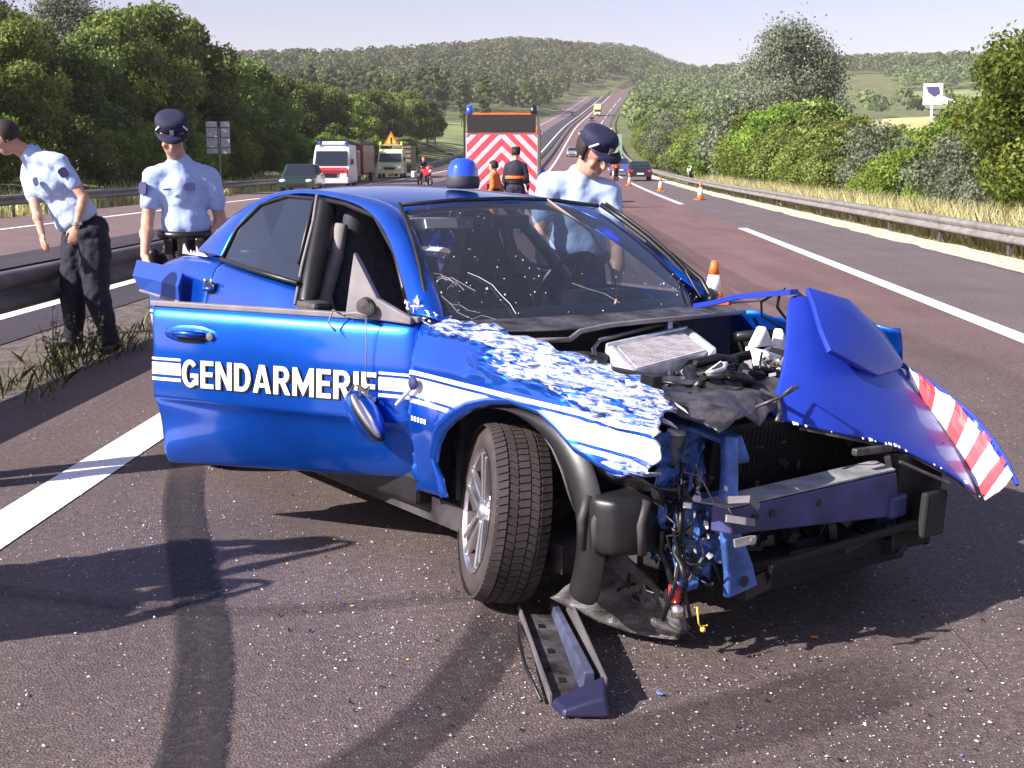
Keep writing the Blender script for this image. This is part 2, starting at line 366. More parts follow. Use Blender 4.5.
# tyre marks: thin worn rubber film over the asphalt
def skidmat():
    m = bpy.data.materials.new('rubber_skid_mark'); m.use_nodes = True; t = m.node_tree; N = t.nodes.new; L = t.links.new
    b = t.nodes['Principled BSDF']; b.inputs['Base Color'].default_value = (.022, .017, .02, 1); b.inputs['Roughness'].default_value = .8
    o = t.nodes['Material Output']; tr = N('ShaderNodeBsdfTransparent'); mx = N('ShaderNodeMixShader'); uv = N('ShaderNodeUVMap')
    tc = N('ShaderNodeTexCoord'); n = N('ShaderNodeTexNoise'); n.inputs['Scale'].default_value = 45; n.inputs['Detail'].default_value = 5; L(tc.outputs['Object'], n.inputs['Vector'])
    at = N('ShaderNodeAttribute'); at.attribute_name = 'film'
    mr = N('ShaderNodeMapRange'); mr.inputs[1].default_value = .2; mr.inputs[2].default_value = .55; L(n.outputs[0], mr.inputs[0])
    mu = N('ShaderNodeMath'); mu.operation = 'MULTIPLY'; L(mr.outputs[0], mu.inputs[0]); L(at.outputs['Fac'], mu.inputs[1])
    L(mu.outputs[0], mx.inputs[0]); L(tr.outputs[0], mx.inputs[1]); L(b.outputs[0], mx.inputs[2]); L(mx.outputs[0], o.inputs[0]); return m
M['skid'] = skidmat()
def skid(P, wd, strength, z):
    P = [Vector((*p, 0)) for p in P]; Q = []
    for i in range(len(P) - 1):
        for k in range(6): Q.append(P[i].lerp(P[i + 1], k / 6))
    Q.append(P[-1]); prof = [(-.5, 0), (-.42, 1), (-.05, .75), (.05, .75), (.42, 1), (.5, 0)]; V = []; A = []; F = []
    for _ in range(3): Q = [Q[0]] + [(Q[i - 1] + Q[i] * 2 + Q[i + 1]) / 4 for i in range(1, len(Q) - 1)] + [Q[-1]]
    for i, q in enumerate(Q):
        t = (Q[min(i + 1, len(Q) - 1)] - Q[max(i - 1, 0)]).normalized(); n_ = Vector((-t.y, t.x, 0)); e = min(1, i / 4, (len(Q) - 1 - i) / 4 + .4)
        for a, s_ in prof: V.append(q + n_ * a * wd + Vector((0, 0, z))); A.append(s_ * strength * e)
    for i in range(len(Q) - 1):
        for j in range(5): k = i * 6 + j; F.append((k, k + 1, k + 7, k + 6))
    o = mk('tyre_mark', V, F, M['skid']); at = o.data.attributes.new('film', 'FLOAT', 'POINT'); at.data.foreach_set('value', A)
    return tag(o, kind='structure')
skid([(-1.75, 6.3), (-1.52, 5.3), (-1.22, 4.4), (-.98, 3.6), (-.84, 2.9), (-.8, 2.2)], .19, .85, .006)
skid([(.0, 4.15), (-.08, 3.7), (-.22, 3.2), (-.45, 2.8), (-.9, 2.3)], .22, .6, .006)
skid([(1.3, 3.55), (.9, 3.3), (.3, 3.0), (-.4, 2.6)], .34, .35, .007)
skid([(-3.4, 4.9), (-2.2, 4.3), (-1.0, 3.95), (.2, 4.25)], .10, .3, .007)
skid([(3.6, 9), (2.9, 14), (3.0, 22), (3.5, 40)], .45, .22, .006)
skid([(1.6, 5.5), (2.2, 9), (2.5, 14), (3.2, 30)], .35, .2, .006)
b_ = B(); b_.beam((1.489, 4.142, .003), (1.48, 3.53, .003), .003, .002); tag(b_.build('scratch', M['shoulder']), kind='structure')

# ---------------------------------------------------------------- guardrails
def guardrail(label, u, z0, a, b, face, posts_to, label_posts=None, double=False):
    root = empty('guardrail', W(u, max(a, 0), z0), label=label, cat='guardrail', group='steel guardrails of the motorway')
    o0 = Vector(root.location)
    prof = [(-.01, .44), (.028, .45), (.085, .485), (.085, .53), (.0, .575), (.0, .615), (.085, .66), (.085, .705), (.028, .74), (-.01, .75)]
    L = ystep(a, b); V = []; F = []; n = len(prof)
    sides = [face] + ([-face] if double else [])
    for s_ in sides:
        o = len(V)
        for y in L:
            for p, z in prof: V.append(Vector(W(u + s_ * (p + (.06 if double else 0)), y, z0 + z)) - o0)
        for i in range(len(L) - 1):
            for j in range(n - 1): k = o + i * n + j; F.append((k, k + 1, k + n + 1, k + n))
    mk('rail', V, F, M['galvm' if double else 'galv'], root, smooth=True, solid=.004)
    y = a + 1; first = None
    while y < posts_to:
        if first is None:
            q = B(); q.box((0, 0, .2), (.06, .10, 1.0)); q.box((face * .035, 0, .6), (.05, .08, .2)); first = q.build('post', M['galvdull'], root); o = first
        else:
            o = first.copy(); COL.objects.link(o)
        o.location = Vector(W(u - face * .04, y, z0)) - o0; y += 4 if y < 60 else 8
    return root
guardrail('double sided central guardrail on the weedy strip between the carriageways', -4.3, 0, -30, 800, 1, 150, double=True)
guardrail('guardrail along the grass on the far side of the opposite carriageway', -17, -.2, 8, 330, 1, 130)
guardrail('guardrail to the right of the hard shoulder below the bushes', 7.6, -.30, 4, 480, -1, 130)

# ---------------------------------------------------------------- plants
def leafmesh(name, C, sz, nrm=None, m=None, elong=1.6, tone=None, parent=None):
    """C: n x 3 leaf centres; one folded quad per leaf"""
    n = len(C); C = np.asarray(C, float)
    a = rng.normal(size=(n, 3)); a /= np.linalg.norm(a, axis=1)[:, None]
    if nrm is not None: a = a * .8 + nrm; a /= np.linalg.norm(a, axis=1)[:, None]
    t = rng.normal(size=(n, 3)); t -= (t * a).sum(1)[:, None] * a; t /= np.linalg.norm(t, axis=1)[:, None]
    b = np.cross(a, t); s = (sz * rng.uniform(.6, 1.35, n))[:, None]
    P = np.stack([C - t * s * elong / 2, C + b * s / 2 + t * s * .1, C + t * s * elong / 2, C - b * s / 2 + t * s * .1], 1).reshape(-1, 3)
    me = bpy.data.meshes.new(name); me.vertices.add(4 * n); me.vertices.foreach_set('co', P.ravel())
    me.loops.add(4 * n); me.loops.foreach_set('vertex_index', np.arange(4 * n)); me.polygons.add(n)
    me.polygons.foreach_set('loop_start', np.arange(n) * 4); me.polygons.foreach_set('loop_total', np.full(n, 4))
    if tone is None: tone = rng.uniform(0, 1, n)
    at = me.attributes.new('tone', 'FLOAT', 'FACE'); at.data.foreach_set('value', np.clip(tone, 0, 1).astype(np.float32))
    me.update(); me.validate(); me.materials.append(m)
    return me

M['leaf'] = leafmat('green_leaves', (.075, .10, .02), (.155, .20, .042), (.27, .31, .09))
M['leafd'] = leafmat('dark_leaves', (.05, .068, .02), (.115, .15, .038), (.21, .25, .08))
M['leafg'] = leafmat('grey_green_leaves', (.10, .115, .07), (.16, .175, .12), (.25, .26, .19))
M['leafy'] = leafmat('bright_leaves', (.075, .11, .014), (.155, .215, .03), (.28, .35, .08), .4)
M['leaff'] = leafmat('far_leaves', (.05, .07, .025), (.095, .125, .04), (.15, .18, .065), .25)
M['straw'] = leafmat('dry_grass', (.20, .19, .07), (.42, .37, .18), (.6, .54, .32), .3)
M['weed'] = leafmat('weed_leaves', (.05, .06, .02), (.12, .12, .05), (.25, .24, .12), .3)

def crown_pts(n, rx, rz, z0, nb, seed, rough=.35, shell=.55):
    r = np.random.default_rng(seed); C = []; R = []
    for i in range(nb):
        th = r.uniform(0, 2 * math.pi); h = r.uniform(-.9, 1); q = math.sqrt(max(0, 1 - h * h)) * r.uniform(.45, 1)
        C.append((rx * .72 * q * math.cos(th), rx * .72 * q * math.sin(th), z0 + rz + rz * .78 * h)); R.append(r.uniform(.24, .42) * rx)
    C = np.array(C); R = np.array(R); k = r.choice(nb, n, p=R ** 2 / (R ** 2).sum())
    v = r.normal(size=(n, 3)); v /= np.linalg.norm(v, axis=1)[:, None]
    rad = R[k] * (shell + (1 - shell) * r.uniform(0, 1, n) ** .5) * (1 + r.normal(0, rough * .3, n))
    v2 = v.copy(); v2[:, 2] *= .8
    P = C[k] + v2 * rad[:, None]
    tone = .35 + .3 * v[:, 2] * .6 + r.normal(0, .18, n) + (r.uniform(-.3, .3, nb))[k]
    return P, v, tone
def make_crown(name, n, rx, rz, z0, nb, seed, sz, m, **k):
    P, v, tone = crown_pts(n, rx, rz, z0, nb, seed, **k); return leafmesh(name, P, sz, v * .7, m, tone=tone)
def trunk_mesh(name, h, r, seed, spread=1.6, n=7):
    r_ = random.Random(seed); q = B(); P = [(0, 0, -.6)]; x = y = 0
    for i in range(1, 6): x += r_.uniform(-.12, .12); y += r_.uniform(-.12, .12); P.append((x, y, h * i / 5))
    q.tube(P, [r * (1 - .15 * i) for i in range(6)], 8)
    for i in range(n):
        p = Vector(P[2 + i % 3]); a = r_.uniform(0, 6.28); q.tube([p, p + Vector((math.cos(a) * spread * .5, math.sin(a) * spread * .5, h * .22)), p + Vector((math.cos(a) * spread, math.sin(a) * spread, h * .5))], [r * .45, r * .3, r * .1], 6)
    me = bpy.data.meshes.new(name); me.from_pydata(q.V, [], q.F); me.materials.append(M['bark']); me.update(); return me
# tree variants
TV = {
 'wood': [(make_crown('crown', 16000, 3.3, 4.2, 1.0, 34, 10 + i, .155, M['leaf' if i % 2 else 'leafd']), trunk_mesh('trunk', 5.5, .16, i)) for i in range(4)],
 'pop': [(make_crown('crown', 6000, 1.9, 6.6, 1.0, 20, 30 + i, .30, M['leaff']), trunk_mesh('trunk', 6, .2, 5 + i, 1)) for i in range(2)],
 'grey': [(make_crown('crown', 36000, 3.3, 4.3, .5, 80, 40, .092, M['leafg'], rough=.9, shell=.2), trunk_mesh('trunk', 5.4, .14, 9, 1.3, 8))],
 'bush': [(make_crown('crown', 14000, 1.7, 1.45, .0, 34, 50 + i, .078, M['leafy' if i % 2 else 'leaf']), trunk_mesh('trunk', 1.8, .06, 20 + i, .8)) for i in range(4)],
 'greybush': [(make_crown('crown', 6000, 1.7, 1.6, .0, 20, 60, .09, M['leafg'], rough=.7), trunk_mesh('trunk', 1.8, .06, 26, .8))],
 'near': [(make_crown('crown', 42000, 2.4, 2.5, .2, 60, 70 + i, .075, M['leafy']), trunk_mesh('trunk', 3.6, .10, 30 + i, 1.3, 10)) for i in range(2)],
}
def tree(kind, i, loc, s, rz, name, label, cat='tree', group=None, sz=1.0):
    cm, tm = TV[kind][i % len(TV[kind])]
    r = empty(name, loc, (0, 0, rz), label=label, cat=cat, group=group); r.scale = (s, s, s * sz)
    for nm, me in (('trunk', tm), ('crown', cm)):
        o = bpy.data.objects.new(nm, me); COL.objects.link(o); o.parent = r
    return r
rr = random.Random(3)
# wood beyond the far guardrail
front = 'broadleaf tree in the front row of the wood beyond the far guardrail'
back = 'broadleaf tree standing deeper in the wood on the left'
y = 38
while y < 215:
    h = ip(y, [38, 50, 60, 66, 74, 82, 95, 130, 180, 215], [.66, .74, .86, .90, 1.16, .92, .84, .84, .92, .85]) * rr.uniform(.92, 1.08)
    tree('wood', rr.randrange(4), G(-25.5 + rr.uniform(-1.5, 1.5), y), h, rr.uniform(0, 6), 'broadleaf_tree', front, group='front row trees of the left wood')
    y += 4.2 if y < 100 else 6
y = 36
while y < 220:
    h = ip(y, [38, 50, 58, 66, 73, 82, 95, 130, 180, 215], [.70, .78, .90, .92, 1.10, .88, .80, .80, .86, .8]) * rr.uniform(.9, 1.12)
    tree('wood', rr.randrange(4), G(-32 + rr.uniform(-2, 2), y), h, rr.uniform(0, 6), 'broadleaf_tree', back, group='back row trees of the left wood')
    if y < 120 : tree('wood', rr.randrange(4), G(-40 + rr.uniform(-2, 2), y + 3), h * 1.02, rr.uniform(0, 6), 'broadleaf_tree', back, group='back row trees of the left wood')
    y += 5.5
for i in range(22):   # low undergrowth closing the foot of the wood
    yy = 34 + i * 6
    tree('bush', rr.randrange(4), G(-21.8 + rr.uniform(-.6, .6), yy), rr.uniform(.9, 1.25), rr.uniform(0, 6), 'roadside_bush', 'low bush at the foot of the wood beyond the far guardrail', 'bush', 'bushes at the foot of the left wood')
tree('grey', 0, G(-31, 65), 1.12, 1, 'feathery_tree', 'tall feathery grey green tree above the wood at top left, left one of the pair', group='pair of feathery grey trees at top left')
tree('grey', 0, G(-29.5, 72), 1.20, 4, 'feathery_tree', 'tall feathery grey green tree above the wood at top left, right one of the pair', group='pair of feathery grey trees at top left')
# right verge
tree('grey', 0, G(14.5, 82), 1.28, 2, 'feathery_tree', 'tall grey green feathery tree rising above the bushes right of the motorway')
tree('grey', 0, G(17.5, 92), 1.05, 5, 'feathery_tree', 'lower feathery grey green tree leaning out right of the tall one'); tree('greybush', 0, G(13.2, 70), 1.5, 3, 'roadside_bush', 'pale grey bush in the hedge in front of the tall feathery tree', 'bush')
tree('greybush', 0, G(12.5, 88), 1.5, 1, 'roadside_bush', 'pale grey green bush beneath the tall feathery tree on the right', 'bush')
bl = 'green bush in the thick hedge behind the right guardrail'
yy = 30
while yy < 200:
    s_ = ip(yy, [30, 40, 50, 60, 70, 80, 100, 140, 200], [.70, .80, 1.05, 1.35, 1.55, 1.7, 1.8, 1.9, 1.9]) * rr.uniform(.72, 1.15)
    tree('greybush' if rr.random() < .14 else 'bush', rr.randrange(4), G(10.6 + rr.uniform(-.5, .6) + yy * .006, yy), s_, rr.uniform(0, 6), 'roadside_bush', bl, 'bush', 'bushes of the hedge behind the right guardrail')
    if yy > 42: tree('bush', rr.randrange(4), G(13.6 + rr.uniform(-.6, .8), yy + 1), s_ * 1.12, rr.uniform(0, 6), 'roadside_bush', bl, 'bush', 'bushes of the hedge behind the right guardrail')
    yy += 2.4 if yy < 70 else 3.6
tree('near', 0, G(11.2, 28), 1.02, 0, 'leafy_tree', 'big bright green tree at the right edge of the picture, the nearer of two', group='two leafy trees at the right edge')
tree('near', 1, G(13.5, 32.5), 1.05, 2, 'leafy_tree', 'big bright green tree at the right edge, behind the nearer one', group='two leafy trees at the right edge')
tree('near', 1, G(15.5, 27), 1.1, 3, 'leafy_tree', 'leafy tree running out of the picture at the right edge')
tree('wood', 1, G(19, 60), .62, 3, 'broadleaf_tree', 'green tree between the feathery tree and the gap with the fields')
tree('wood', 3, G(22, 66), .66, 1, 'broadleaf_tree', 'dark green tree right behind the tall feathery tree')
for i in range(14):
    tree('wood', i, G(16 + rr.uniform(0, 10), 105 + i * 15), rr.uniform(.7, .95), rr.uniform(0, 6), 'broadleaf_tree', 'green tree behind the hedge on the right of the motorway', group='trees behind the right hedge')
# plantation of poplars on the slope
for r_ in range(4):
    for i in range(26):
        yy = 300 + r_ * 26 + rr.uniform(-3, 3); uu = -24 - i * 5.6 - r_ * 3
        tree('pop', rr.randrange(2), G(uu, yy + i * 1.2), rr.uniform(.85, 1.15), rr.uniform(0, 6), 'poplar_tree', 'pale green poplar in the planted rows on the far left slope', group='poplars planted in rows on the slope')
# far woods: one mass per hill
def far_wood(name, pts, hmin, hmax, m, nleaf=110, sz=1.15):
    C = []; N_ = []; T = []
    for (x, y, z) in pts:
        h = rr.uniform(hmin, hmax); n = nleaf; v = rng.normal(size=(n, 3)); v /= np.linalg.norm(v, axis=1)[:, None]
        v[:, 2] = np.abs(v[:, 2]) * 1.0 - .25; C.append(np.array([x, y, z + h * .45]) + v * np.array([h * .36, h * .36, h * .55])); N_.append(v); T.append(np.full(n, rr.uniform(.1, .75)) + rng.normal(0, .15, n))
    me = leafmesh(name, np.concatenate(C), sz, np.concatenate(N_) * 1.2, m, elong=1.2, tone=np.concatenate(T))
    o = bpy.data.objects.new(name, me); COL.objects.link(o); return tag(o, kind='stuff')
P = []
for _ in range(3000):
    yy = rr.uniform(420, 1250); uu = -rr.uniform(20 if yy < 700 else 12, 60 + yy * .45)
    P.append(G(uu, yy))
tag(far_wood('wooded_hillside', P, 9, 14, M['leaff']), label='wooded hill left of the motorway where it climbs out of sight', cat='wood')
P = [G(rr.uniform(-120, 260), rr.uniform(760, 1250)) for _ in range(1700)]
tag(far_wood('wooded_hillside', P, 9, 14, M['leaff']), label='wooded crest where the motorway disappears', cat='wood')
P = []
for _ in range(900):
    yy = rr.uniform(210, 760); P.append(G(rr.uniform(13, 20 + yy * .07), yy))
for _ in range(330): P.append(G(rr.uniform(150, 420), rr.uniform(620, 720)))
for _ in range(90): yy = rr.uniform(330, 345); P.append(G(rr.uniform(40, 330), yy))
tag(far_wood('wooded_hillside', P, 6, 10, M['leaff'], 110, 1.0), label='scrub and far wood right of the climbing motorway', cat='wood')

# dry grass and weeds
def blades(name, pts, h, wd, m, lean=.3):
    n = len(pts); P0 = np.array(pts, float); hh = h * rng.uniform(.5, 1.25, n); a = rng.uniform(0, 6.28, n)
    dx = np.stack([np.cos(a), np.sin(a), np.zeros(n)], 1); ln = rng.normal(0, lean, (n, 2)) * hh[:, None]
    top = P0 + np.concatenate([ln, hh[:, None]], 1); mid = P0 + np.concatenate([ln * .35, hh[:, None] * .55], 1)
    Vv = np.stack([P0 - dx * wd / 2, P0 + dx * wd / 2, mid + dx * wd * .5, top, mid - dx * wd * .5], 1).reshape(-1, 3)
    me = bpy.data.meshes.new(name); me.vertices.add(5 * n); me.vertices.foreach_set('co', Vv.ravel()); me.loops.add(5 * n); me.loops.foreach_set('vertex_index', np.arange(5 * n))
    me.polygons.add(n); me.polygons.foreach_set('loop_start', np.arange(n) * 5); me.polygons.foreach_set('loop_total', np.full(n, 5))
    at = me.attributes.new('tone', 'FLOAT', 'FACE'); at.data.foreach_set('value', rng.uniform(0, 1, n).astype(np.float32)); me.update(); me.materials.append(m)
    o = bpy.data.objects.new(name, me); COL.objects.link(o); return tag(o, kind='stuff')
pts = []
for _ in range(26000):
    yy = 8 + 70 * rr.random() ** 1.9; pts.append(G(7.95 + abs(rr.gauss(0, .8)), yy))
tag(blades('tall_grass', pts, .92, .016, M['straw']), label='tall dry grass behind the right guardrail', cat='grass')
pts = [G(7.42 + rr.random() * .28, 6 + 80 * rr.random() ** 1.5, .04) for _ in range(11000)]
tag(blades('verge_grass', pts, .26, .014, M['weed'], .5), label='dark low grass under the right guardrail', cat='grass')
pts = [G(-17.3 - abs(rr.gauss(0, 1.7)), 18 + 120 * rr.random()) for _ in range(16000)]
tag(blades('tall_grass', pts, .62, .04, M['straw']), label='tall dry grass along the far guardrail on the left', cat='grass')
pts = []
for _ in range(330):
    cy = rr.uniform(5, 45); cu = -3.9 + rr.gauss(0, .16)
    if cu > -3.45: continue
    k = rr.uniform(.4, 1)
    for _ in range(int(13 * k)): pts.append(W(cu + rr.gauss(0, .07), cy + rr.gauss(0, .12), -.01))
tag(blades('weeds', pts, .17, .014, M['weed'], .6), label='low weeds on the dirt along the central guardrail', cat='weeds')
# a few taller weeds at the foot of the central guardrail
for i, (cu, cy, h, lb) in enumerate([(-3.95, 9.0, .42, 'tall leggy weed at the left edge of the picture by the rail'), (-3.8, 9.35, .38, 'tall leggy weed just left of the bending officer'), (-3.7, 8.6, .3, 'short weed with mauve flowers on the dirt at the left edge'),
                      (-3.55, 11.4, .5, 'bushy weed between the two officers at the rail'), (-3.6, 12.2, .45, 'weed behind the open car door at the rail')]):
    r = empty('weed', W(cu, cy, -.01), label=lb, cat='weed'); q = B(); rs = random.Random(i); Cn = []
    for k in range(9):
        a = rs.uniform(0, 6.28); l = h * rs.uniform(.6, 1.1); tip = Vector((math.cos(a) * l * .35, math.sin(a) * l * .35, l)); q.tube([(0, 0, 0), tip * .5 + Vector((0, 0, .03)), tip], [.004, .003, .0015], 5)
        for t_ in range(14): f = rs.uniform(.3, 1); Cn.append(tip * f + Vector((rs.gauss(0, .018), rs.gauss(0, .018), rs.gauss(0, .02))))
    q.build('stem', M['weed'], r)
    o = bpy.data.objects.new('leaf', leafmesh('leaf', Cn, .019, None, M['weed'])); COL.objects.link(o); o.parent = r; o['kind'] = 'stuff'
# ---------------------------------------------------------------- the wrecked car
def stripe_paint(name, zc=.705, slope=0, dmg=False):
    """blue clear coated paint; printed white bands at a fixed height; torn film where the 'damage' attribute says so"""
    m = bpy.data.materials.new(name); m.use_nodes = True; t = m.node_tree; N = t.nodes.new; L = t.links.new; b = t.nodes['Principled BSDF']
    b.inputs['Coat Weight'].default_value = .9; b.inputs['Coat Roughness'].default_value = .08; b.inputs['Roughness'].default_value = .32; b.inputs['Metallic'].default_value = .8
    masks = []; hgt = None
    tc = N('ShaderNodeTexCoord'); sx = N('ShaderNodeSeparateXYZ'); L(tc.outputs['Object'], sx.inputs[0])
    no = N('ShaderNodeTexNoise'); no.inputs['Scale'].default_value = 2.5; no.inputs['Detail'].default_value = 4; L(tc.outputs['Object'], no.inputs['Vector'])
    cr = N('ShaderNodeValToRGB'); cr.color_ramp.elements[0].position = .35; cr.color_ramp.elements[1].position = .7
    cr.color_ramp.elements[0].color = (.003, .085, .56, 1); cr.color_ramp.elements[1].color = (.004, .13, .76, 1); L(no.outputs[0], cr.inputs[0]); col = cr.outputs[0]
    if zc:
        r = N('ShaderNodeValToRGB'); r.color_ramp.interpolation = 'CONSTANT'; E_ = r.color_ramp.elements
        mr = N('ShaderNodeMapRange'); mr.inputs[1].default_value = zc - .1; mr.inputs[2].default_value = zc + .1; L(sx.outputs[2], mr.inputs[0])
        E_[0].position = 0; E_[0].color = (0, 0, 0, 1); E_[1].position = .20; E_[1].color = (1, 1, 1, 1)
        for p, v in ((.28, 0), (.33, 1), (.67, 0), (.72, 1), (.80, 0)): e = E_.new(p); e.color = (v, v, v, 1)
        L(mr.outputs[0], r.inputs[0]); la = N('ShaderNodeAttribute'); la.attribute_name = 'lip'; li = N('ShaderNodeMath'); li.operation = 'SUBTRACT'; li.use_clamp = True; L(r.outputs[0], li.inputs[0]); L(la.outputs['Fac'], li.inputs[1]); masks.append(li.outputs[0]); mx = N('ShaderNodeMix'); mx.data_type = 'RGBA'; mx.inputs[7].default_value = (.78, .77, .82, 1); L(li.outputs[0], mx.inputs[0]); L(col, mx.inputs[6]); col = mx.outputs[2]
    if dmg:
        at = N('ShaderNodeAttribute'); at.attribute_name = 'damage'
        n2 = N('ShaderNodeTexNoise'); n2.inputs['Scale'].default_value = 13; n2.inputs['Detail'].default_value = 6; n2.inputs['Distortion'].default_value = 1.2; mp2 = N('ShaderNodeMapping'); mp2.inputs['Scale'].default_value = (.28, 1, 2.3); mp2.inputs['Rotation'].default_value = (0, .12, 0); L(tc.outputs['Object'], mp2.inputs[0]); L(mp2.outputs[0], n2.inputs['Vector'])
        ad = N('ShaderNodeMath'); ad.operation = 'MULTIPLY_ADD'; ad.inputs[1].default_value = .40; L(at.outputs['Fac'], ad.inputs[0]); L(n2.outputs[0], ad.inputs[2])
        th = N('ShaderNodeValToRGB'); th.color_ramp.elements[0].position = .80; th.color_ramp.elements[1].position = .83; L(ad.outputs[0], th.inputs[0]); masks.append(th.outputs[0])
        mx = N('ShaderNodeMix'); mx.data_type = 'RGBA'; L(th.outputs[0], mx.inputs[0]); L(col, mx.inputs[6])
        n3 = N('ShaderNodeTexNoise'); n3.inputs['Scale'].default_value = 46; n3.inputs['Detail'].default_value = 4; L(mp2.outputs[0], n3.inputs['Vector'])
        c3 = N('ShaderNodeValToRGB'); ee = c3.color_ramp.elements.new(.47); ee.color = (.30, .36, .66, 1); ee = c3.color_ramp.elements.new(.40); ee.color = (.05, .16, .60, 1); c3.color_ramp.elements[0].position = .33; c3.color_ramp.elements[0].color = (.03, .03, .10, 1); c3.color_ramp.elements[-1].position = .58; c3.color_ramp.elements[-1].color = (.52, .51, .60, 1); L(n3.outputs[0], c3.inputs[0])
        L(c3.outputs[0], mx.inputs[7]); col = mx.outputs[2]; hm_ = N('ShaderNodeMath'); hm_.operation = 'MULTIPLY'; L(n3.outputs[0], hm_.inputs[0]); L(th.outputs[0], hm_.inputs[1]); hgt = N('ShaderNodeMath'); hgt.operation = 'MULTIPLY'; hgt.inputs[1].default_value = 5; L(hm_.outputs[0], hgt.inputs[0])
        iv = N('ShaderNodeMapRange'); iv.inputs[3].default_value = .9; iv.inputs[4].default_value = .15; L(th.outputs[0], iv.inputs[0]); L(iv.outputs[0], b.inputs['Coat Weight'])
    if masks:      # bare paint is metallic, printed film and torn film are not
        cur = None
        for k_ in masks:
            iv_ = N('ShaderNodeMath'); iv_.operation = 'SUBTRACT'; iv_.inputs[0].default_value = 1; iv_.use_clamp = True; L(k_, iv_.inputs[1])
            mu_ = N('ShaderNodeMath'); mu_.operation = 'MULTIPLY'; L(iv_.outputs[0], mu_.inputs[0])
            if cur is None: mu_.inputs[1].default_value = .8
            else: L(cur, mu_.inputs[1])
            cur = mu_.outputs[0]
        L(cur, b.inputs['Metallic'])
    L(col, b.inputs['Base Color'])
    n4 = N('ShaderNodeTexNoise'); n4.inputs['Scale'].default_value = 3.0; n4.inputs['Detail'].default_value = 2; L(tc.outputs['Object'], n4.inputs['Vector'])
    bp = N('ShaderNodeBump'); bp.inputs['Strength'].default_value = .25; bp.inputs['Distance'].default_value = .012; L(n4.outputs[0], bp.inputs['Height'])
    if hgt:
        sm_ = N('ShaderNodeMath'); L(n4.outputs[0], sm_.inputs[0]); L(hgt.outputs[0], sm_.inputs[1]); L(sm_.outputs[0], bp.inputs['Height'])
        bp.inputs['Strength'].default_value = .6; L(bp.outputs[0], b.inputs['Normal']); L(bp.outputs[0], b.inputs['Coat Normal'])
    return m
M['paint'] = stripe_paint('blue_car_paint', 0); M['fpaint'] = stripe_paint('striped_torn_paint', .715, dmg=True)
M['rpaint'] = stripe_paint('striped_paint', .70)
M['hoodp'] = mat('bonnet_blue_paint', (.016, .045, .42), .42, .2, coat=.35, var=.08, scale=3)
M['inner'] = mat('inner_wing_blue', (.06, .14, .42), .45, .2, var=.4, scale=12, bump=.5, bscale=18, dist=.01, coat=.3)
M['beamp'] = mat('bumper_beam_paint', (.045, .05, .16), .5, .2, var=.35, scale=7, bump=.3, bscale=30)
M['icool'] = mat('aluminium', (.66, .62, .63), .45, .5, var=.15, scale=18)
M['ictank'] = mat('cast_aluminium', (.72, .70, .72), .4, .4, var=.15)
M['scuff'] = mat('scuffed_black_plastic', (.025, .02, .022), .4, var=.5, scale=10, bump=1, bscale=22, dist=.012, col2=(.09, .08, .085))

car_root = empty('wrecked_car', (.58, 4.55, 0), (-.022, -.0045, -.919), label='blue police saloon with its whole front torn off and the right front door hanging open', cat='car')
CR = car_root
def ysd(z): return float(np.interp(z, [0, .2, .35, .6, .8, .95, 1.36, 1.42], [.78, .82, .85, .865, .85, .80, .58, .50]))

# roof
rows = []
for x, zc, ze in ((-1.045, 1.392, 1.352), (-1.10, 1.402, 1.362), (-1.35, 1.435, 1.392), (-1.75, 1.455, 1.412), (-2.10, 1.452, 1.41), (-2.36, 1.432, 1.392), (-2.45, 1.415, 1.375)):
    dx = [(0, 0), (.18, .004), (.34, .012), (.44, .022), (.50, .036)]
    r_ = []
    for s in (-1, 1):
        seq = dx[::-1] if s < 0 else dx[1:]
        for yv, dz in seq: r_.append((x + (-.05 * (yv / .5) ** 2 if x > -1.2 else (.10 * (yv / .5) ** 2 if x < -2.3 else 0)), s * yv, zc - (zc - ze) * (yv / .5) ** 2.2))
    rows.append(r_)
rf = grid('roof', rows, M['paint'], CR, sub=2, solid=.02, off=-1)
grid('headliner', [[(p[0], p[1] * .97, p[2] - .035) for p in r_] for r_ in rows], M['headliner'], CR, sub=1, solid=.003)
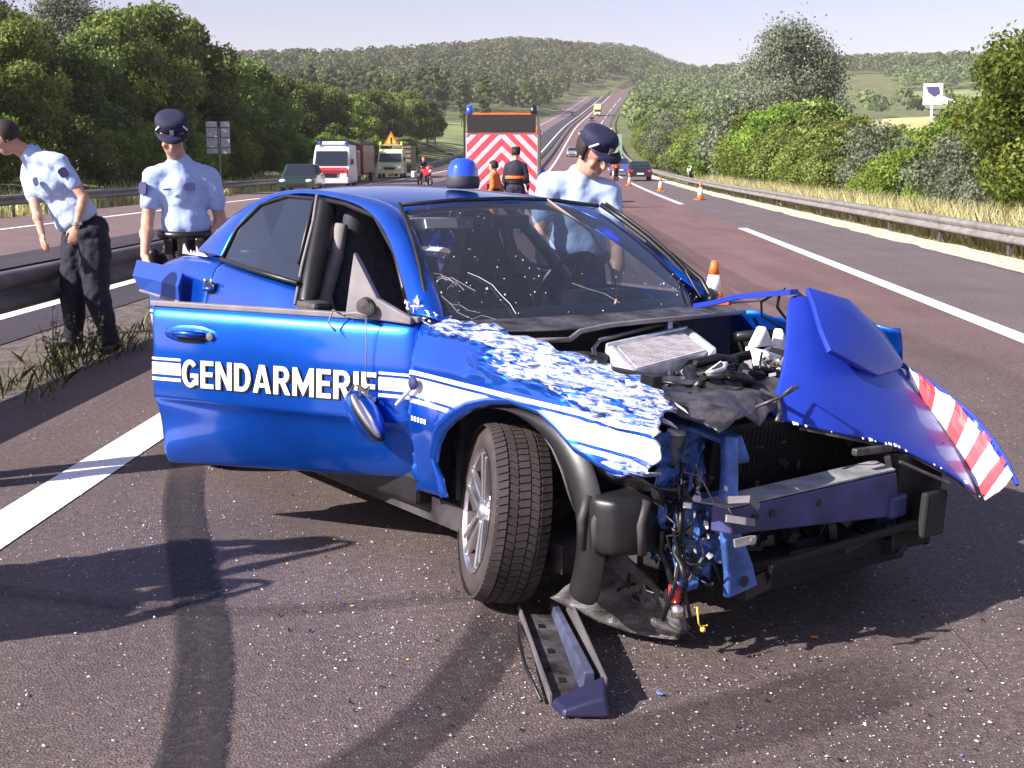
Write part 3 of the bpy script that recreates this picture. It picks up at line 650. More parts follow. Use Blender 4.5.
# side frames: windscreen pillar, roof rail and rear pillar in one sweep
inn = [(-.564, -.796, .950), (-.89, -.668, 1.196), (-1.175, -.591, 1.338), (-1.50, -.549, 1.383), (-1.81, -.527, 1.403), (-2.106, -.520, 1.400), (-2.298, -.571, 1.357), (-2.425, -.645, 1.235), (-2.43, -.733, 1.07)]
out = [(-.42, -.772, .955), (-.70, -.672, 1.150), (-1.035, -.555, 1.362), (-1.33, -.500, 1.402), (-1.8, -.488, 1.425), (-2.12, -.488, 1.422), (-2.46, -.50, 1.385), (-2.66, -.60, 1.27), (-2.90, -.70, 1.075)]
for s in (1, -1):
    mir = lambda p, k=s: (p[0], p[1] * k, p[2])
    R0 = [mir((a[0], a[1] + .09, a[2] - .012)) for a in inn]; R1 = [mir(a) for a in inn]; R15 = [mir((a[0] * .93 + b[0] * .07, a[1] * .93 + b[1] * .07 - .01, a[2] * .93 + b[2] * .07 + .006)) for a, b in zip(inn, out)]
    R2 = [mir((a[0] * .5 + b[0] * .5, (a[1] + b[1]) / 2 - .012, (a[2] + b[2]) / 2 + .012)) for a, b in zip(inn, out)]; R3 = [mir(b) for b in out]; R4 = [mir((b[0] - .0, b[1] + .05, b[2] - .02)) for b in out]
    grid('side_frame', [R0, R1, R15, R2, R3, R4], M['paint'], CR, sub=2, solid=.006)
    # middle pillar, black
    P0, P1 = [(-1.50, -.80, .93), (-1.58, -.72, 1.10), (-1.70, -.60, 1.28), (-1.78, -.535, 1.40)], [(-1.42, -.80, .93), (-1.51, -.72, 1.10), (-1.635, -.605, 1.28), (-1.72, -.54, 1.395)]
    Q0 = [mir((a[0], a[1] + .06, a[2])) for a in P0]; Q3 = [mir((a[0], a[1] + .08, a[2])) for a in P1]
    grid('middle_pillar', [Q0, [mir(a) for a in P0], [mir(((a[0] + b[0]) / 2, a[1] - .012, a[2])) for a, b in zip(P0, P1)], [mir(a) for a in P1], Q3], M['black'], CR, sub=1, solid=.006)
    q = B(); q.tube([mir((a[0] + .015, a[1] - .014, a[2])) for a in P0], .008, 6); q.build('pillar_seal', M['wd'], CR, smooth=True)
    q = B(); q.box(mir((-1.42, -.76, .62)), (.2, .10, .66)); q.build('lower_pillar', M['paint'] if s < 0 else M['blackdull'], CR, bevel=.02)
    # seal round the door opening
    q = B(); q.tube([mir((a[0] - .012, a[1] + .01, a[2] - .018)) for a in inn[:5]], .012, 6); q.build('door_seal', M['black'], CR, smooth=True)
# windscreen
wb = [(-.50, -.755, .945), (-.36, -.42, .955), (-.315, 0, .96), (-.36, .42, .955), (-.50, .74, .940)]
wt = [(-1.035, -.55, 1.366), (-1.02, -.28, 1.388), (-1.005, 0, 1.396), (-1.02, .28, 1.388), (-1.035, .55, 1.362)]
WS = [[tuple(np.array(a) * (1 - f) + np.array(b) * f + np.array((.045, 0, .045)) * math.sin(f * math.pi) * .55) for a, b in zip(wb, wt)] for f in np.linspace(0, 1, 6)]
ws = grid('windscreen', WS, M['wsglass'], CR, sub=2, solid=0)
# fine grid to lay cracks and crumbs on the glass
def wsp(fu, fv, o=.004):
    r0 = min(4, int(fv * 5)); a = fv * 5 - r0; c0 = min(3, int(fu * 4)); b = fu * 4 - c0
    p = [np.array(WS[r0 + i][c0 + j]) for i in (0, 1) for j in (0, 1)]
    v = (p[0] * (1 - b) + p[1] * b) * (1 - a) + (p[2] * (1 - b) + p[3] * b) * a
    return tuple(v + np.array((.7, 0, .7)) * o)
q = B(); rs = random.Random(5)
def crack(P, r=.0008):
    q.tube([wsp(u, v, .003) for u, v in P], r, 4)
crack([(.14, .34), (.17, .30), (.20, .24), (.215, .16), (.23, .10), (.235, .03)], .0009)
for k in range(8):
    u, v = .015 + rs.uniform(0, .05), rs.uniform(.02, .40); P = [(u, v)]
    for j in range(rs.randint(2, 5)): u += rs.uniform(.01, .035); v += rs.uniform(-.07, .03); P.append((u, max(.0, v)))
    crack(P, rs.uniform(.0003, .0006))
crack([(.44, .22), (.47, .18), (.52, .13), (.55, .06)], .0006)
q.build('crack', M['whiter'], ws)['kind'] = 'stuff'
q = B()
for _ in range(80):
    u, v = (rs.uniform(.02, .98), rs.uniform(.0, .3) ** 1.0) if rs.random() < .55 else (rs.uniform(.02, .35), rs.uniform(0, .95))
    p = wsp(u, v, .006); s_ = rs.uniform(.0010, .0026) * (1 + 1.5 * rs.random() ** 5); q.ell(p, (s_, s_, s_), n=5, k=3)
q.build('glass_crumbs', M['shard'], ws)['kind'] = 'stuff'
crk = B(); crk.tube([(-1.02, .22, 1.40), (-.80, .30, 1.262), (-.60, .24, 1.125), (-.46, .16, 1.025), (-.36, .06, .99)], .006, 6); crk.build('wiper_arm', M['tan'], CR, smooth=True)
# black surround, left pillar trims and wipers
q = B(); q.tube([(p[0] + .004, p[1] + .012, p[2] + .012) for p in [WS[i][4] for i in range(6)]], .013, 6); q.tube([(p[0] + .016, p[1] + .03, p[2] + .018) for p in [WS[i][4] for i in range(6)]], .008, 6); q.build('windscreen_trim', M['black'], CR, smooth=True)
q = B(); q.tube([(p[0] + .004, p[1] - .008, p[2] + .01) for p in [WS[i][0] for i in range(6)]], .010, 6); q.build('windscreen_trim', M['black'], CR, smooth=True)
q = B(); q.tube([(p[0] - .004, p[1], p[2] + .006) for p in WS[5]], .010, 6); q.build('windscreen_trim', M['black'], CR, smooth=True)
q = B(); q.tube([(-.42, .62, .985), (-.62, .72, 1.09), (-.80, .64, 1.21)], [.006, .006, .004], 6); q.tube([(-.44, .70, .99), (-.56, .77, 1.045), (-.70, .70, 1.16)], .012, 6); q.tube([(-.40, .66, .975), (-.46, .76, .985), (-.54, .80, .995)], .016, 6); q.build('wiper_arm', M['black'], CR, smooth=True)
# rear window, boot, rear bumper, rear side
grid('rear_window', [[(-2.44, y * .92, 1.39 - .03 * (y / .5) ** 2) for y in (-.52, -.26, 0, .26, .52)], [(-2.90, y * 1.25, 1.08) for y in (-.52, -.26, 0, .26, .52)]], M['sideglass'], CR, sub=2, solid=0)
grid('boot_lid', [[(x, y, z - .03 * (y / .7) ** 2) for y in (-.68, -.4, 0, .4, .68)] for x, z in ((-2.90, 1.075), (-3.10, 1.065), (-3.26, 1.05), (-3.32, 1.0), (-3.18, .70))], M['paint'], CR, sub=2, solid=.01)
grid('rear_bumper', [[(x - .06 * (1 - (y / .8) ** 4), y, z) for y in (-.80, -.6, 0, .6, .80)] for x, z in ((-3.16, .70), (-3.10, .62), (-3.02, .45), (-2.98, .30))], M['paint'], CR, sub=2, solid=.01)
for s in (-1, 1):
    q = B(); q.box((-3.27, s * .64, .86), (.06, .26, .15)); q.build('tail_light', M['redp'], CR, bevel=.015)
for s in (1, -1):
    mir = lambda p, k=s: (p[0], p[1] * k, p[2])
    belt = [(-1.46, 1.000), (-1.70, 1.015), (-2.0, 1.035), (-2.25, 1.050), (-2.45, 1.06)]
    R_ = []
    for f in (0, .04, .15, .4, .6, .8, 1):
        row = []
        for x, zb in belt:
            z = zb + (.26 - zb) * f; xr = x
            if x < -2.0: xr = x + max(0, (f - .45)) * (.30 if x < -2.3 else .12)
            y = -ysd(z) if f > .02 else -ysd(z) + .03
            row.append(mir((xr, y, z)))
        R_.append(row)
    rd = grid('rear_door', R_, M['rpaint'], CR, sub=2, solid=.012)
    if s > 0:
        q = B(); q.ell((-2.39, -.818, .935), (.062, .012, .036)); q.build('handle_recess', M['black'], rd, smooth=True)
        q = B(); q.tube([(-2.44, -.822, .930), (-2.40, -.845, .925), (-2.34, -.820, .932)], .011, 8); q.build('handle', M['rpaint'], rd, smooth=True)
        q = B(); q.ell((-2.425, -.828, .965), (.012, .008, .012)); q.ell((-2.345, -.83, .968), (.014, .008, .012)); q.build('lock', M['alloy'], rd, smooth=True)
    R_ = []
    for f in (0, .05, .2, .45, .7, 1):
        row = []
        for x, zb in ((-2.46, 1.065), (-2.64, 1.068), (-2.86, 1.066), (-3.10, 1.045), (-3.33, 1.00)):
            lo = .68 if -3.1 < x < -2.5 else .32; z = zb + (lo - zb) * f; x = x + (.50 * f if x < -3.3 else .3 * f if x < -3 else .1 * f); row.append(mir((x, -ysd(z) + (.06 if f == 0 else 0) + (.05 if x < -3.3 else 0), z)))
        R_.append(row)
    grid('rear_wing', R_, M['rpaint'], CR, sub=2, solid=.008)
    # glass and its rubber
    gl = [(-1.50, -.785, 1.02), (-1.60, -.73, 1.10), (-1.79, -.545, 1.385), (-2.10, -.530, 1.39), (-2.285, -.58, 1.345), (-2.415, -.65, 1.225), (-2.42, -.735, 1.07), (-2.0, -.765, 1.045)]
    q = B(); c = tuple(np.mean(gl, 0)); q.add([mir(c)] + [mir(p) for p in gl], [(0, 1 + i, 1 + (i + 1) % 8) for i in range(8)]); q.build('rear_side_window', M['sideglass'] if s < 0 else glassmat('dusty_side_glass', (.42, .47, .55), .22, .05, .42), CR)
    q = B(); q.tube([mir((p[0], p[1] - .006, p[2])) for p in gl[:1] + gl[7:] + gl[6:7]], .012, 6); q.tube([mir((p[0], p[1] - .004, p[2])) for p in gl[1:7]], .009, 6); q.build('window_rubber', M['black'], CR, smooth=True)
# torn tape and splinters at the foot of the rear pillar
q = B(); rs = random.Random(4)
for k in range(9):
    x = -2.62 - k * .035; z0 = 1.07; q.prism([(x, -.73, z0), (x - .03, -.735, z0), (x - .02 + rs.uniform(-.02, .02), -.74, z0 + rs.uniform(.015, .06))], (0, .004, 0))
q.build('torn_tape', M['whiter'], CR)
# bent end flap of the rear wing held by the policeman
grid('bent_wing_flap', [[(-2.66, -.845, .985), (-2.95, -.84, 1.01), (-3.34, -.83, 1.012)], [(-2.62, -.885, .92), (-2.93, -.885, .93), (-3.28, -.88, .93)], [(-2.60, -.89, .845), (-2.90, -.89, .858), (-3.16, -.88, .862)]], mat('dark_blue_flap_paint', (.012, .06, .34), .45, .3, coat=.3), CR, sub=0, smooth=False, solid=.012)  # flap blue is darker than the other panels
q = B(); q.tube([(-2.60, -.895, .845), (-2.90, -.897, .855), (-3.16, -.89, .860)], .008, 6); q.build('flap_edge', M['wd'], CR)
# left side closed doors
R_ = [[(x, ysd(z) - (.03 if k == 0 else 0), z) for x in (-.50, -.8, -1.1, -1.42)] for k, z in enumerate((.98, .96, .8, .6, .4, .26))]
grid('left_front_door', R_, M['rpaint'], CR, sub=2, solid=.01)
q = B(); gl = [(-.62, .785, .99), (-.95, .665, 1.19), (-1.19, .60, 1.325), (-1.50, .565, 1.37), (-1.66, .56, 1.385), (-1.50, .74, 1.08), (-1.42, .79, .99)]
c = tuple(np.mean(gl, 0)); q.add([c] + gl, [(0, 1 + i, 1 + (i + 1) % 7) for i in range(7)]); q.build('left_front_window', M['sideglass'], CR)
q = B(); q.prism([(-.56, .79, .97), (-.74, .79, .985), (-.66, .75, 1.05)], (0, .015, 0)); q.build('left_mirror_foot', M['black'], CR)

# floor, sills, dashboard, seats, wheel
q = B(); q.box((-1.5, 0, .22), (3.6, 1.5, .10)); q.box((-.05, 0, .24), (.9, 1.0, .10)); q.build('underbody', M['blackdull'], CR)
q = B(); q.beam((-.50, -.77, .30), (-2.5, -.77, .28), .10, .13); q.build('sill', M['black'], CR, bevel=.02); q = B(); q.beam((-.45, .79, .27), (-2.5, .79, .26), .1, .14); q.build('sill', M['paint'], CR, bevel=.02)
q = B(); q.box((-.48, -.74, .62), (.10, .10, .66)); q.build('hinge_pillar', M['black'], CR, bevel=.01)
grid('dashboard', [[(x + .04 * (1 - (y / .7) ** 2), y, z) for y in (-.71, -.35, 0, .35, .71)] for x, z in ((-.42, .93), (-.62, .955), (-.86, .94), (-.92, .86), (-.90, .62))], M['dash'], CR, sub=2, solid=.02)
q = B(); q.box((-.80, .36, .955), (.16, .36, .09)); q.build('instrument_hood', M['dash'], CR, bevel=.03)
q = B(); q.box((-.35, 0, .60), (.03, 1.45, .64)); q.build('bulkhead', M['blackdull'], CR)
def seat(y, x0=0):
    r = grid('seat', [[(-1.70 + x0, y - .20, .50), (-1.70 + x0, y, .50), (-1.70 + x0, y + .20, .50)], [(-1.82 + x0, y - .25, .72), (-1.80 + x0, y, .72), (-1.82 + x0, y + .25, .72)], [(-1.90 + x0, y - .27, .98), (-1.86 + x0, y, .98), (-1.90 + x0, y + .27, .98)], [(-1.93 + x0, y - .14, 1.12), (-1.93 + x0, y, 1.14), (-1.93 + x0, y + .14, 1.12)], [(-1.95 + x0, y - .12, 1.26), (-1.94 + x0, y, 1.28), (-1.95 + x0, y + .12, 1.26)], [(-1.96 + x0, y - .08, 1.33), (-1.95 + x0, y, 1.34), (-1.96 + x0, y + .08, 1.33)]], M['seat'], CR, sub=2, solid=.13)
    q = B(); q.box((-1.45 + x0, y, .46), (.52, .50, .16)); q.build('seat_cushion', M['seat'], r, bevel=.05)
    for s in (-1, 1):
        q = B(); q.tube([(-1.62 + x0, y + s * .25, .55), (-1.72 + x0, y + s * .285, .74), (-1.80 + x0, y + s * .29, .96), (-1.87 + x0, y + s * .17, 1.12), (-1.885 + x0, y + s * .13, 1.27)], [.05, .06, .055, .035, .03], 10); q.build('bolster', M['bolster'], r, smooth=True)
    return r
seat(-.38, .28); seat(.38, .16)
q = B(); q.box((-2.45, 0, .78), (.16, 1.2, .52), (0, -.25, 0)); q.box((-2.2, 0, .48), (.5, 1.25, .16)); q.build('rear_bench', M['seat'], CR, bevel=.05)
q = B()
for y in (-.35, .35): q.box((-2.56, y, 1.12), (.09, .24, .14))
q.build('rear_headrests', M['seat'], CR, bevel=.03)
q = B(); q.box((-2.72, 0, 1.03), (.34, 1.3, .02)); q.build('parcel_shelf', M['dash'], CR)
Rm = Euler((0, math.radians(-65), 0)).to_matrix(); q = B(); C_ = Vector((-1.0, .36, .985))
q.tube([C_ + Rm @ Vector((.185 * math.cos(a), .185 * math.sin(a), 0)) for a in np.linspace(0, 2 * math.pi, 33)], .014, 8, cap=False)
for a in (0, 2.5, -2.5): q.beam(C_, C_ + Rm @ Vector((.18 * math.cos(a), .18 * math.sin(a), 0)), .03, .012)
q.ell(C_, (.05, .06, .04)); q.tube([C_, C_ + Vector((.22, 0, -.10))], .03, 8); q.build('steering_wheel', M['black'], CR, smooth=True)
# folded sun visor just under the glass
q = B(); q.hexa([(-1.060, -.485, 1.318), (-1.066, -.15, 1.322), (-1.046, -.165, 1.268), (-1.040, -.50, 1.264)] + [(-1.085, -.485, 1.318), (-1.09, -.15, 1.322), (-1.07, -.165, 1.268), (-1.065, -.50, 1.264)]); vis = q.build('sun_visor', M['headliner'], CR, bevel=.006)
q = B(); q.box((-1.045, -.34, 1.293), (.012, .16, .04), (0, -.35, 0)); q.build('visor_label', M['white'], vis)
q = B(); q.box((-1.0, 0, 1.30), (.03, .2, .06)); q.build('rear_view_mirror', M['black'], CR, bevel=.01)
# beacon
bc = B(); bc.lathe([(0, .128), (.03, .126), (.055, .112), (.068, .085), (.072, .05), (.074, .04)], c=(-1.37, 0, 1.452), n=28); bcn = bc.build('beacon', M['bluel'], CR, smooth=True)
q = B(); q.lathe([(.076, .045), (.080, .03), (.080, .008), (.074, -.012), (0, -.012)], c=(-1.37, 0, 1.452), n=28); q.build('beacon_base', M['blackdull'], bcn, smooth=True)
# cowl panel, dusty black
grid('cowl', [[(-.53, -.76, .945), (-.39, -.42, .953), (-.34, 0, .956), (-.39, .42, .953), (-.53, .74, .94)], [(-.40, -.78, .948), (-.26, -.42, .945), (-.24, 0, .945), (-.28, .42, .945), (-.42, .78, .94)], [(-.14, -.76, .945), (-.12, -.44, .93), (-.14, 0, .928), (-.17, .40, .93), (-.30, .80, .925)]], M['scuff'], CR, sub=2, solid=.012)
q = B(); q.tube([(.02, -.70, .93), (.04, -.52, .925), (-.09, -.36, .93), (-.135, -.18, .937), (-.15, .05, .94), (-.165, .37, .94), (-.25, .72, .93)], .010, 6); q.build('cowl_seal', M['wd'], CR, smooth=True)

# ---- open front door
DA = math.radians(-151.31)
door = empty('_', (0, 0, 0)); bpy.data.objects.remove(door)
def dy(z): return float(np.interp(z, [.25, .30, .40, .54, .565, .62, .80, .92, .95], [-.055, -.02, .004, .022, .040, .036, .030, .012, -.02]))
rows = []
for z in (.957, .945, .92, .86, .78, .70, .62, .575, .562, .545, .50, .42, .34, .285, .262):
    row = []
    for d_ in (0, .02, .1, .3, .5, .7, .9, 1.1, 1.21, 1.235, 1.245):
        zz = z; e = 0
        if z < .5: zz = z + (.075 * (1 - d_ / 1.25)) * (.5 - z) / .25
        edge = .022 * max(0, (z - .8) / .15) - .02 * math.exp(-((z - .45) / .06) ** 2)
        dd = d_ + (edge if d_ > 1.15 else 0)
        y = dy(z) + (-.02 if d_ in (0, 1.245) else 0) + .006 * math.sin(d_ * 2.5)
        row.append((dd, y, zz))
    rows.append(row)
door = grid('front_door', rows, M['paint'], CR, sub=2, solid=.01, off=-1)
door.location = (-.50, -.81, 0); door.rotation_euler = (0, 0, DA); door['label'] = 'wide open front door lettered in white'
def DP(d_, z, o=0): return (d_, dy(z) + .006 * math.sin(d_ * 2.5) + o, z)
q = B(); q.box((.62, -.075, .66), (1.18, .09, .52)); q.build('inner_panel', M['black'], door, bevel=.03)
q = B(); q.beam((.0, -.018, .957), (1.27, -.018, .953), .034, .022); q.build('window_strip', M['wd'], door, bevel=.004)
q = B()
for k, (d0, d1) in enumerate(((1.085, 1.235), (.0, .148))):
    q = B()
    for z0, z1 in ((.724, .734), (.664, .714), (.638, .651)):
        sl_ = lambda d_: (.022 if k else 0) + (0 if k else (1.235 - d_) * .012)
        P = [d0 + (d1 - d0) * i / 4 for i in range(5)]
        for a, b_ in zip(P, P[1:]): q.add([DP(a, z0 + sl_(a), .0045), DP(b_, z0 + sl_(b_), .0045), DP(b_, z1 + sl_(b_), .0045), DP(a, z1 + sl_(a), .0045)], [(0, 1, 2, 3)])
    q.build('white_stripes', M['whiter'], door)['kind'] = 'stuff'
def glyph(c):
    """upright condensed capital as separate flat pieces in a box one unit high: (width, list of polygons)"""
    s, b = .21, .165; Q = []
    R_ = lambda x0, x1, y0, y1: Q.append([(x0, y0), (x1, y0), (x1, y1), (x0, y1)])
    def arc(cx, cy, rx, ry, tx, ty, a0, a1, n=10):
        for k in range(n):
            p, q_ = (math.radians(a0 + (a1 - a0) * (k + e) / n) for e in (0, 1))
            Q.append([(cx + rx * math.cos(p), cy + ry * math.sin(p)), (cx + rx * math.cos(q_), cy + ry * math.sin(q_)), (cx + (rx - tx) * math.cos(q_), cy + (ry - ty) * math.sin(q_)), (cx + (rx - tx) * math.cos(p), cy + (ry - ty) * math.sin(p))])
    if c == 'I': w_ = s; R_(0, s, 0, 1)
    if c == 'E': w_ = .60; R_(0, s, 0, 1); R_(s, w_, 1 - b, 1); R_(s, w_ * .93, .43, .43 + b); R_(s, w_, 0, b)
    if c == 'N': w_ = .74; R_(0, s, 0, 1); R_(w_ - s, w_, 0, 1); Q.append([(s, 1), (s, .62), (w_ - s, 0), (w_ - s, .38)])
    if c == 'M': w_ = .92; R_(0, s * .9, 0, 1); R_(w_ - s * .9, w_, 0, 1); Q.append([(s * .9, 1), (s * .9, .50), (w_ / 2, 0), (w_ / 2, .42)]); Q.append([(w_ - s * .9, 1), (w_ - s * .9, .50), (w_ / 2, 0), (w_ / 2, .42)])
    if c == 'D': w_ = .74; R_(0, s, 0, 1); R_(s, .36, 1 - b, 1); R_(s, .36, 0, b); arc(.36, .5, w_ - .36, .5, s, b, -90, 90)
    if c == 'G': w_ = .78; arc(.39, .5, .39, .51, s, b, 42, 318, 18); R_(w_ - s * .95, w_, .10, .36); R_(w_ * .52, w_, .36, .36 + b * .9)
    if c == 'R': w_ = .72; R_(0, s, 0, 1); R_(s, .40, 1 - b, 1); R_(s, .40, .40, .40 + b); arc(.40, .70, w_ - .43, .30, s, b, -90, 90, 8); Q.append([(.30, .40), (.52, .40), (w_ + .02, 0), (w_ - .21, 0)])
    if c == 'A':
        w_ = .80; c0 = w_ / 2; Q.append([(0, 0), (.205, 0), (c0, .76), (c0 - .12, 1)]); Q.append([(w_, 0), (w_ - .205, 0), (c0, .76), (c0 + .12, 1)]); Q.append([(c0 - .12, 1), (c0, .76), (c0 + .12, 1)])
        f = lambda y: .205 + (c0 - .205) * y / .76; Q.append([(f(.20), .20), (w_ - f(.20), .20), (w_ - f(.35), .35), (f(.35), .35)])
    return w_, Q
def text_obj(txt, d0, d1, z0, z1, m, name, o=.005, slope=0.0):
    G_ = [glyph(c) for c in txt]; gap = .115; tot = sum(g[0] for g in G_) + gap * (len(G_) - 1); x = 0
    for w_, Q in G_:
        q = B()
        for P in Q:
            P = [((x + px) / tot, py) for px, py in P]; q.poly([DP(d0 + (d1 - d0) * fx, z0 + (z1 - z0) * fy + slope * fx, o) for fx, fy in P])
        q.build(name, m, door); x += w_ + gap
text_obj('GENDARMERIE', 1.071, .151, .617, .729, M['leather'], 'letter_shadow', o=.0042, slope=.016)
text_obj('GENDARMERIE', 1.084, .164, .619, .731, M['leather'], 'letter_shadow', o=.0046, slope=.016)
text_obj('GENDARMERIE', 1.078, .158, .622, .735, M['whiter'], 'letter', o=.0064, slope=.016)
# handle: recess, flap and lock
q = B(); q.ell((1.035, dy(.835) - .003, .835), (.15, .013, .048)); q.build('handle_recess', M['paint'], door, smooth=True)
q = B(); q.ell((1.03, dy(.835) + .004, .828), (.085, .012, .024)); q.build('handle_cavity', M['black'], door, smooth=True)
q = B(); q.tube([(1.12, dy(.84) + .004, .838), (1.10, dy(.84) + .034, .845), (1.0, dy(.84) + .038, .846), (.97, dy(.84) + .010, .842)], [.012, .015, .015, .010], 8); q.build('handle', M['paint'], door, smooth=True)
q = B(); q.lathe([(.016, 0), (.016, .012), (0, .013)], c=(.935, dy(.84) + .006, .838), axis='Y', n=14); q.build('lock', M['alloy'], door)
# torn off mirror: triangular foot and the shell hanging on its cable
q = B(); q.prism([(.32, -.03, .955), (.30, -.035, 1.10), (.285, -.04, 1.20), (.262, -.03, 1.17), (.17, -.02, 1.03), (.02, -.01, .965), (.02, -.01, .94)], (0, .03, 0)); q.build('mirror_foot', M['wd'], door, bevel=.006)
q = B(); q.lathe([(.0, .03), (.03, .025), (.036, 0)], c=(.215, .015, 1.0), axis='Y', n=14); q.ell((.20, .03, .99), (.035, .012, .03)); q.build('mirror_pivot', M['blackdull'], door)
q = B(); q.tube([(.31, .01, .955), (.345, .045, .98), (.36, .055, .93), (.33, .05, .90)], .0045, 6); q.tube([(.31, .03, .965), (.24, .045, .975), (.19, .05, .965)], .006, 6); q.tube([(.195, .05, .965), (.192, .055, .85), (.190, .06, .72)], .0022, 5); q.build('mirror_cable', M['wd'], door, smooth=True)
q = B(); Rt = Euler((0, math.radians(38), 0)).to_matrix(); q.ell((.175, .095, .590), (.062, .05, .115), Rt, n=20, k=14); ms = q.build('hanging_mirror', M['paint'], door, smooth=True)
q = B(); q.ell((.160, .105, .590), (.030, .048, .112), Rt, n=20, k=14); q.build('mirror_rim', M['black'], ms, smooth=True)
q = B(); q.ell((.150, .13, .60), (.018, .03, .10), Rt, n=20, k=14); q.build('mirror_glass', M['alloy'], ms, smooth=True)
q = B(); rs = random.Random(8)
for k in range(6): p = Vector((.19 + rs.uniform(-.03, .04), .09, .69)); q.tube([p, p + Vector((rs.uniform(-.03, .03), .02, .02)), p + Vector((rs.uniform(-.05, .03), .03, -.02))], .004, 5)
q.build('torn_bracket', M['blackdull'], ms)

# ---- right front wing, torn
Lw = [(-.25, .33), (-.27, .40), (-.30, .45), (-.27, .53), (-.23, .58), (-.17, .63), (-.08, .685), (.024, .72), (.15, .742), (.296, .73), (.39, .69), (.484, .64), (.62, .610), (.75, .625), (.87, .655)]
Uw = [(-.45, .32), (-.47, .50), (-.485, .70), (-.50, .86), (-.505, .945), (-.38, .945), (-.176, .936), (0, .925), (.114, .912), (.326, .894), (.45, .885), (.56, .873), (.65, .86), (.75, .845), (.83, .81)]
def dens(P, n):
    P = np.array(P, float); t = np.linspace(0, len(P) - 1, n); return np.stack([np.interp(t, range(len(P)), P[:, k]) for k in range(P.shape[1])], 1)
nc_, nr_ = 150, 34; LL, UU = dens(Lw, nc_), dens(Uw, nc_); V = []; D = []; LP = []
for j in range(nr_ + 5):
    for i in range(nc_):
        f = min(1, j / nr_); x, z = LL[i] * (1 - f) + UU[i] * f; y = -ysd(z) - .012 * math.exp(-f * 8)
        if f < .12: y += .03 * (1 - f / .12) ** 2
        if f > .92: y += .018 * ((f - .92) / .08) ** 2
        if j > nr_: k = j - nr_; y += .022 * k; z += .006 * k
        top = sst(.86, .99, f) * sst(-.52, -.40, x); dm = max(top, sst(.30, .72, f) * sst(-.22, .12, x)); dm = max(dm, .9 * sst(.50, .75, x) * (1 - sst(.10, .26, f))); dm *= 1 - .45 * sst(.55, .8, x) * (1 - sst(.55, .75, f)) * sst(.2, .3, f); lip = (1 - sst(.10, .15, f)) * (1 - sst(.52, .60, x)); LP.append(float(lip)); y -= .012 * float(lip)
        p = Vector((x * 7, z * 9, y * 7)); p = Vector((x * 4.5 + z * 3, z * 17, y * 5)); n1 = noise.noise(p * 1.0); n2 = abs(noise.noise(p * 2.2 + Vector((9, 2, 1)))); n3 = noise.noise(p * 5.5)
        amp = dm * .036; y += amp * 1.0 * (n1 * .8 - n2 * 1.7 + n3 * .3); z += amp * .7 * noise.noise(p * 2.5 + Vector((3, 7, 2))); x += dm * .006 * n3
        # shallow dents on the whole panel
        y += .006 * noise.noise(Vector((x * 4, z * 4, 8)))
        V.append((x, y, z)); D.append(float(dm))
Fw = [(j * nc_ + i, j * nc_ + i + 1, (j + 1) * nc_ + i + 1, (j + 1) * nc_ + i) for j in range(nr_ + 4) for i in range(nc_ - 1)]
fd = mk('right_wing', V, Fw, M['fpaint'], CR, smooth=True, solid=.006); at = fd.data.attributes.new('damage', 'FLOAT', 'POINT'); at.data.foreach_set('value', D); at = fd.data.attributes.new('lip', 'FLOAT', 'POINT'); at.data.foreach_set('value', LP); fd['label'] = 'crumpled striped front wing'
q = B(); rs = random.Random(11)
for k in range(38):      # curled strips of torn film and filler along the upper edge
    t_ = rs.uniform(.30, .98); i = int(t_ * (nc_ - 1)); x, z = UU[i]; p = Vector((x, -.79 + rs.uniform(-.03, .05), z + rs.uniform(-.05, .012)))
    a = Vector((rs.uniform(.02, .07), rs.uniform(-.02, .02), rs.uniform(-.02, .015))); b_ = Vector((rs.uniform(-.01, .01), -rs.uniform(.005, .02), rs.uniform(-.012, .018)))
    q.add([p, p + a, p + a * .8 + b_, p + b_ * 1.4, p + a * .4 + b_ * .4 + Vector((0, -.012, .008))], [(0, 1, 4), (1, 2, 4), (2, 3, 4), (3, 0, 4)])
q.build('torn_film', M['whiter'], fd)['kind'] = 'stuff'
q = B()
for k in range(10):
    for _ in range(5):
        p = Vector((-.60 + k * .022 + rs.uniform(-.02, .02), -.79 + .004 * k + rs.uniform(-.01, .02), 1.03 - .010 * k + rs.uniform(-.035, .015))); e = lambda a: Vector((rs.uniform(-a, a), rs.uniform(-a * .4, a * .2), rs.uniform(-a, a)))
        q.add([p, p + e(.026), p + e(.022), p + e(.022)], [(0, 1, 2), (0, 2, 3)])
q.build('torn_film', M['whiter'], fd)['kind'] = 'stuff'
# small lamp hanging from the wing by its wire
q = B(); q.lathe([(0, -.012), (.024, -.008), (.026, 0), (.018, .010), (0, .014)], c=(-.42, -.882, .735), axis='Y', n=16); sr_ = q.build('side_repeater', M['badge'], CR, smooth=True)
q = B(); q.beam((-.43, -.885, .715), (-.52, -.89, .64), .018, .008); q.build('repeater_bracket', M['whiter'], sr_)
q = B()
for k in range(5): q.box((-.45 + k * .022, -.868, .598), (.014, .004, .018))
q.build('small_lettering', M['whiter'], fd)
# left wing remains
V = []; 
for j in range(12):
    for i in range(30):
        x = -.50 + i / 29 * 1.0; z = .62 + .31 * j / 11; y = .80 - .05 * (j / 11) ** 2; a = .05 * sst(-.45, .0, x); p = Vector((x * 6, z * 6, 3)); V.append((x, y + a * noise.noise(p) * 1.4 + .05 * max(0, x), z + a * .8 * noise.noise(p * 1.7)))
mk('left_wing', V, [(j * 30 + i, j * 30 + i + 1, (j + 1) * 30 + i + 1, (j + 1) * 30 + i) for j in range(11) for i in range(29)], M['fpaint'], CR, smooth=True, solid=.006)

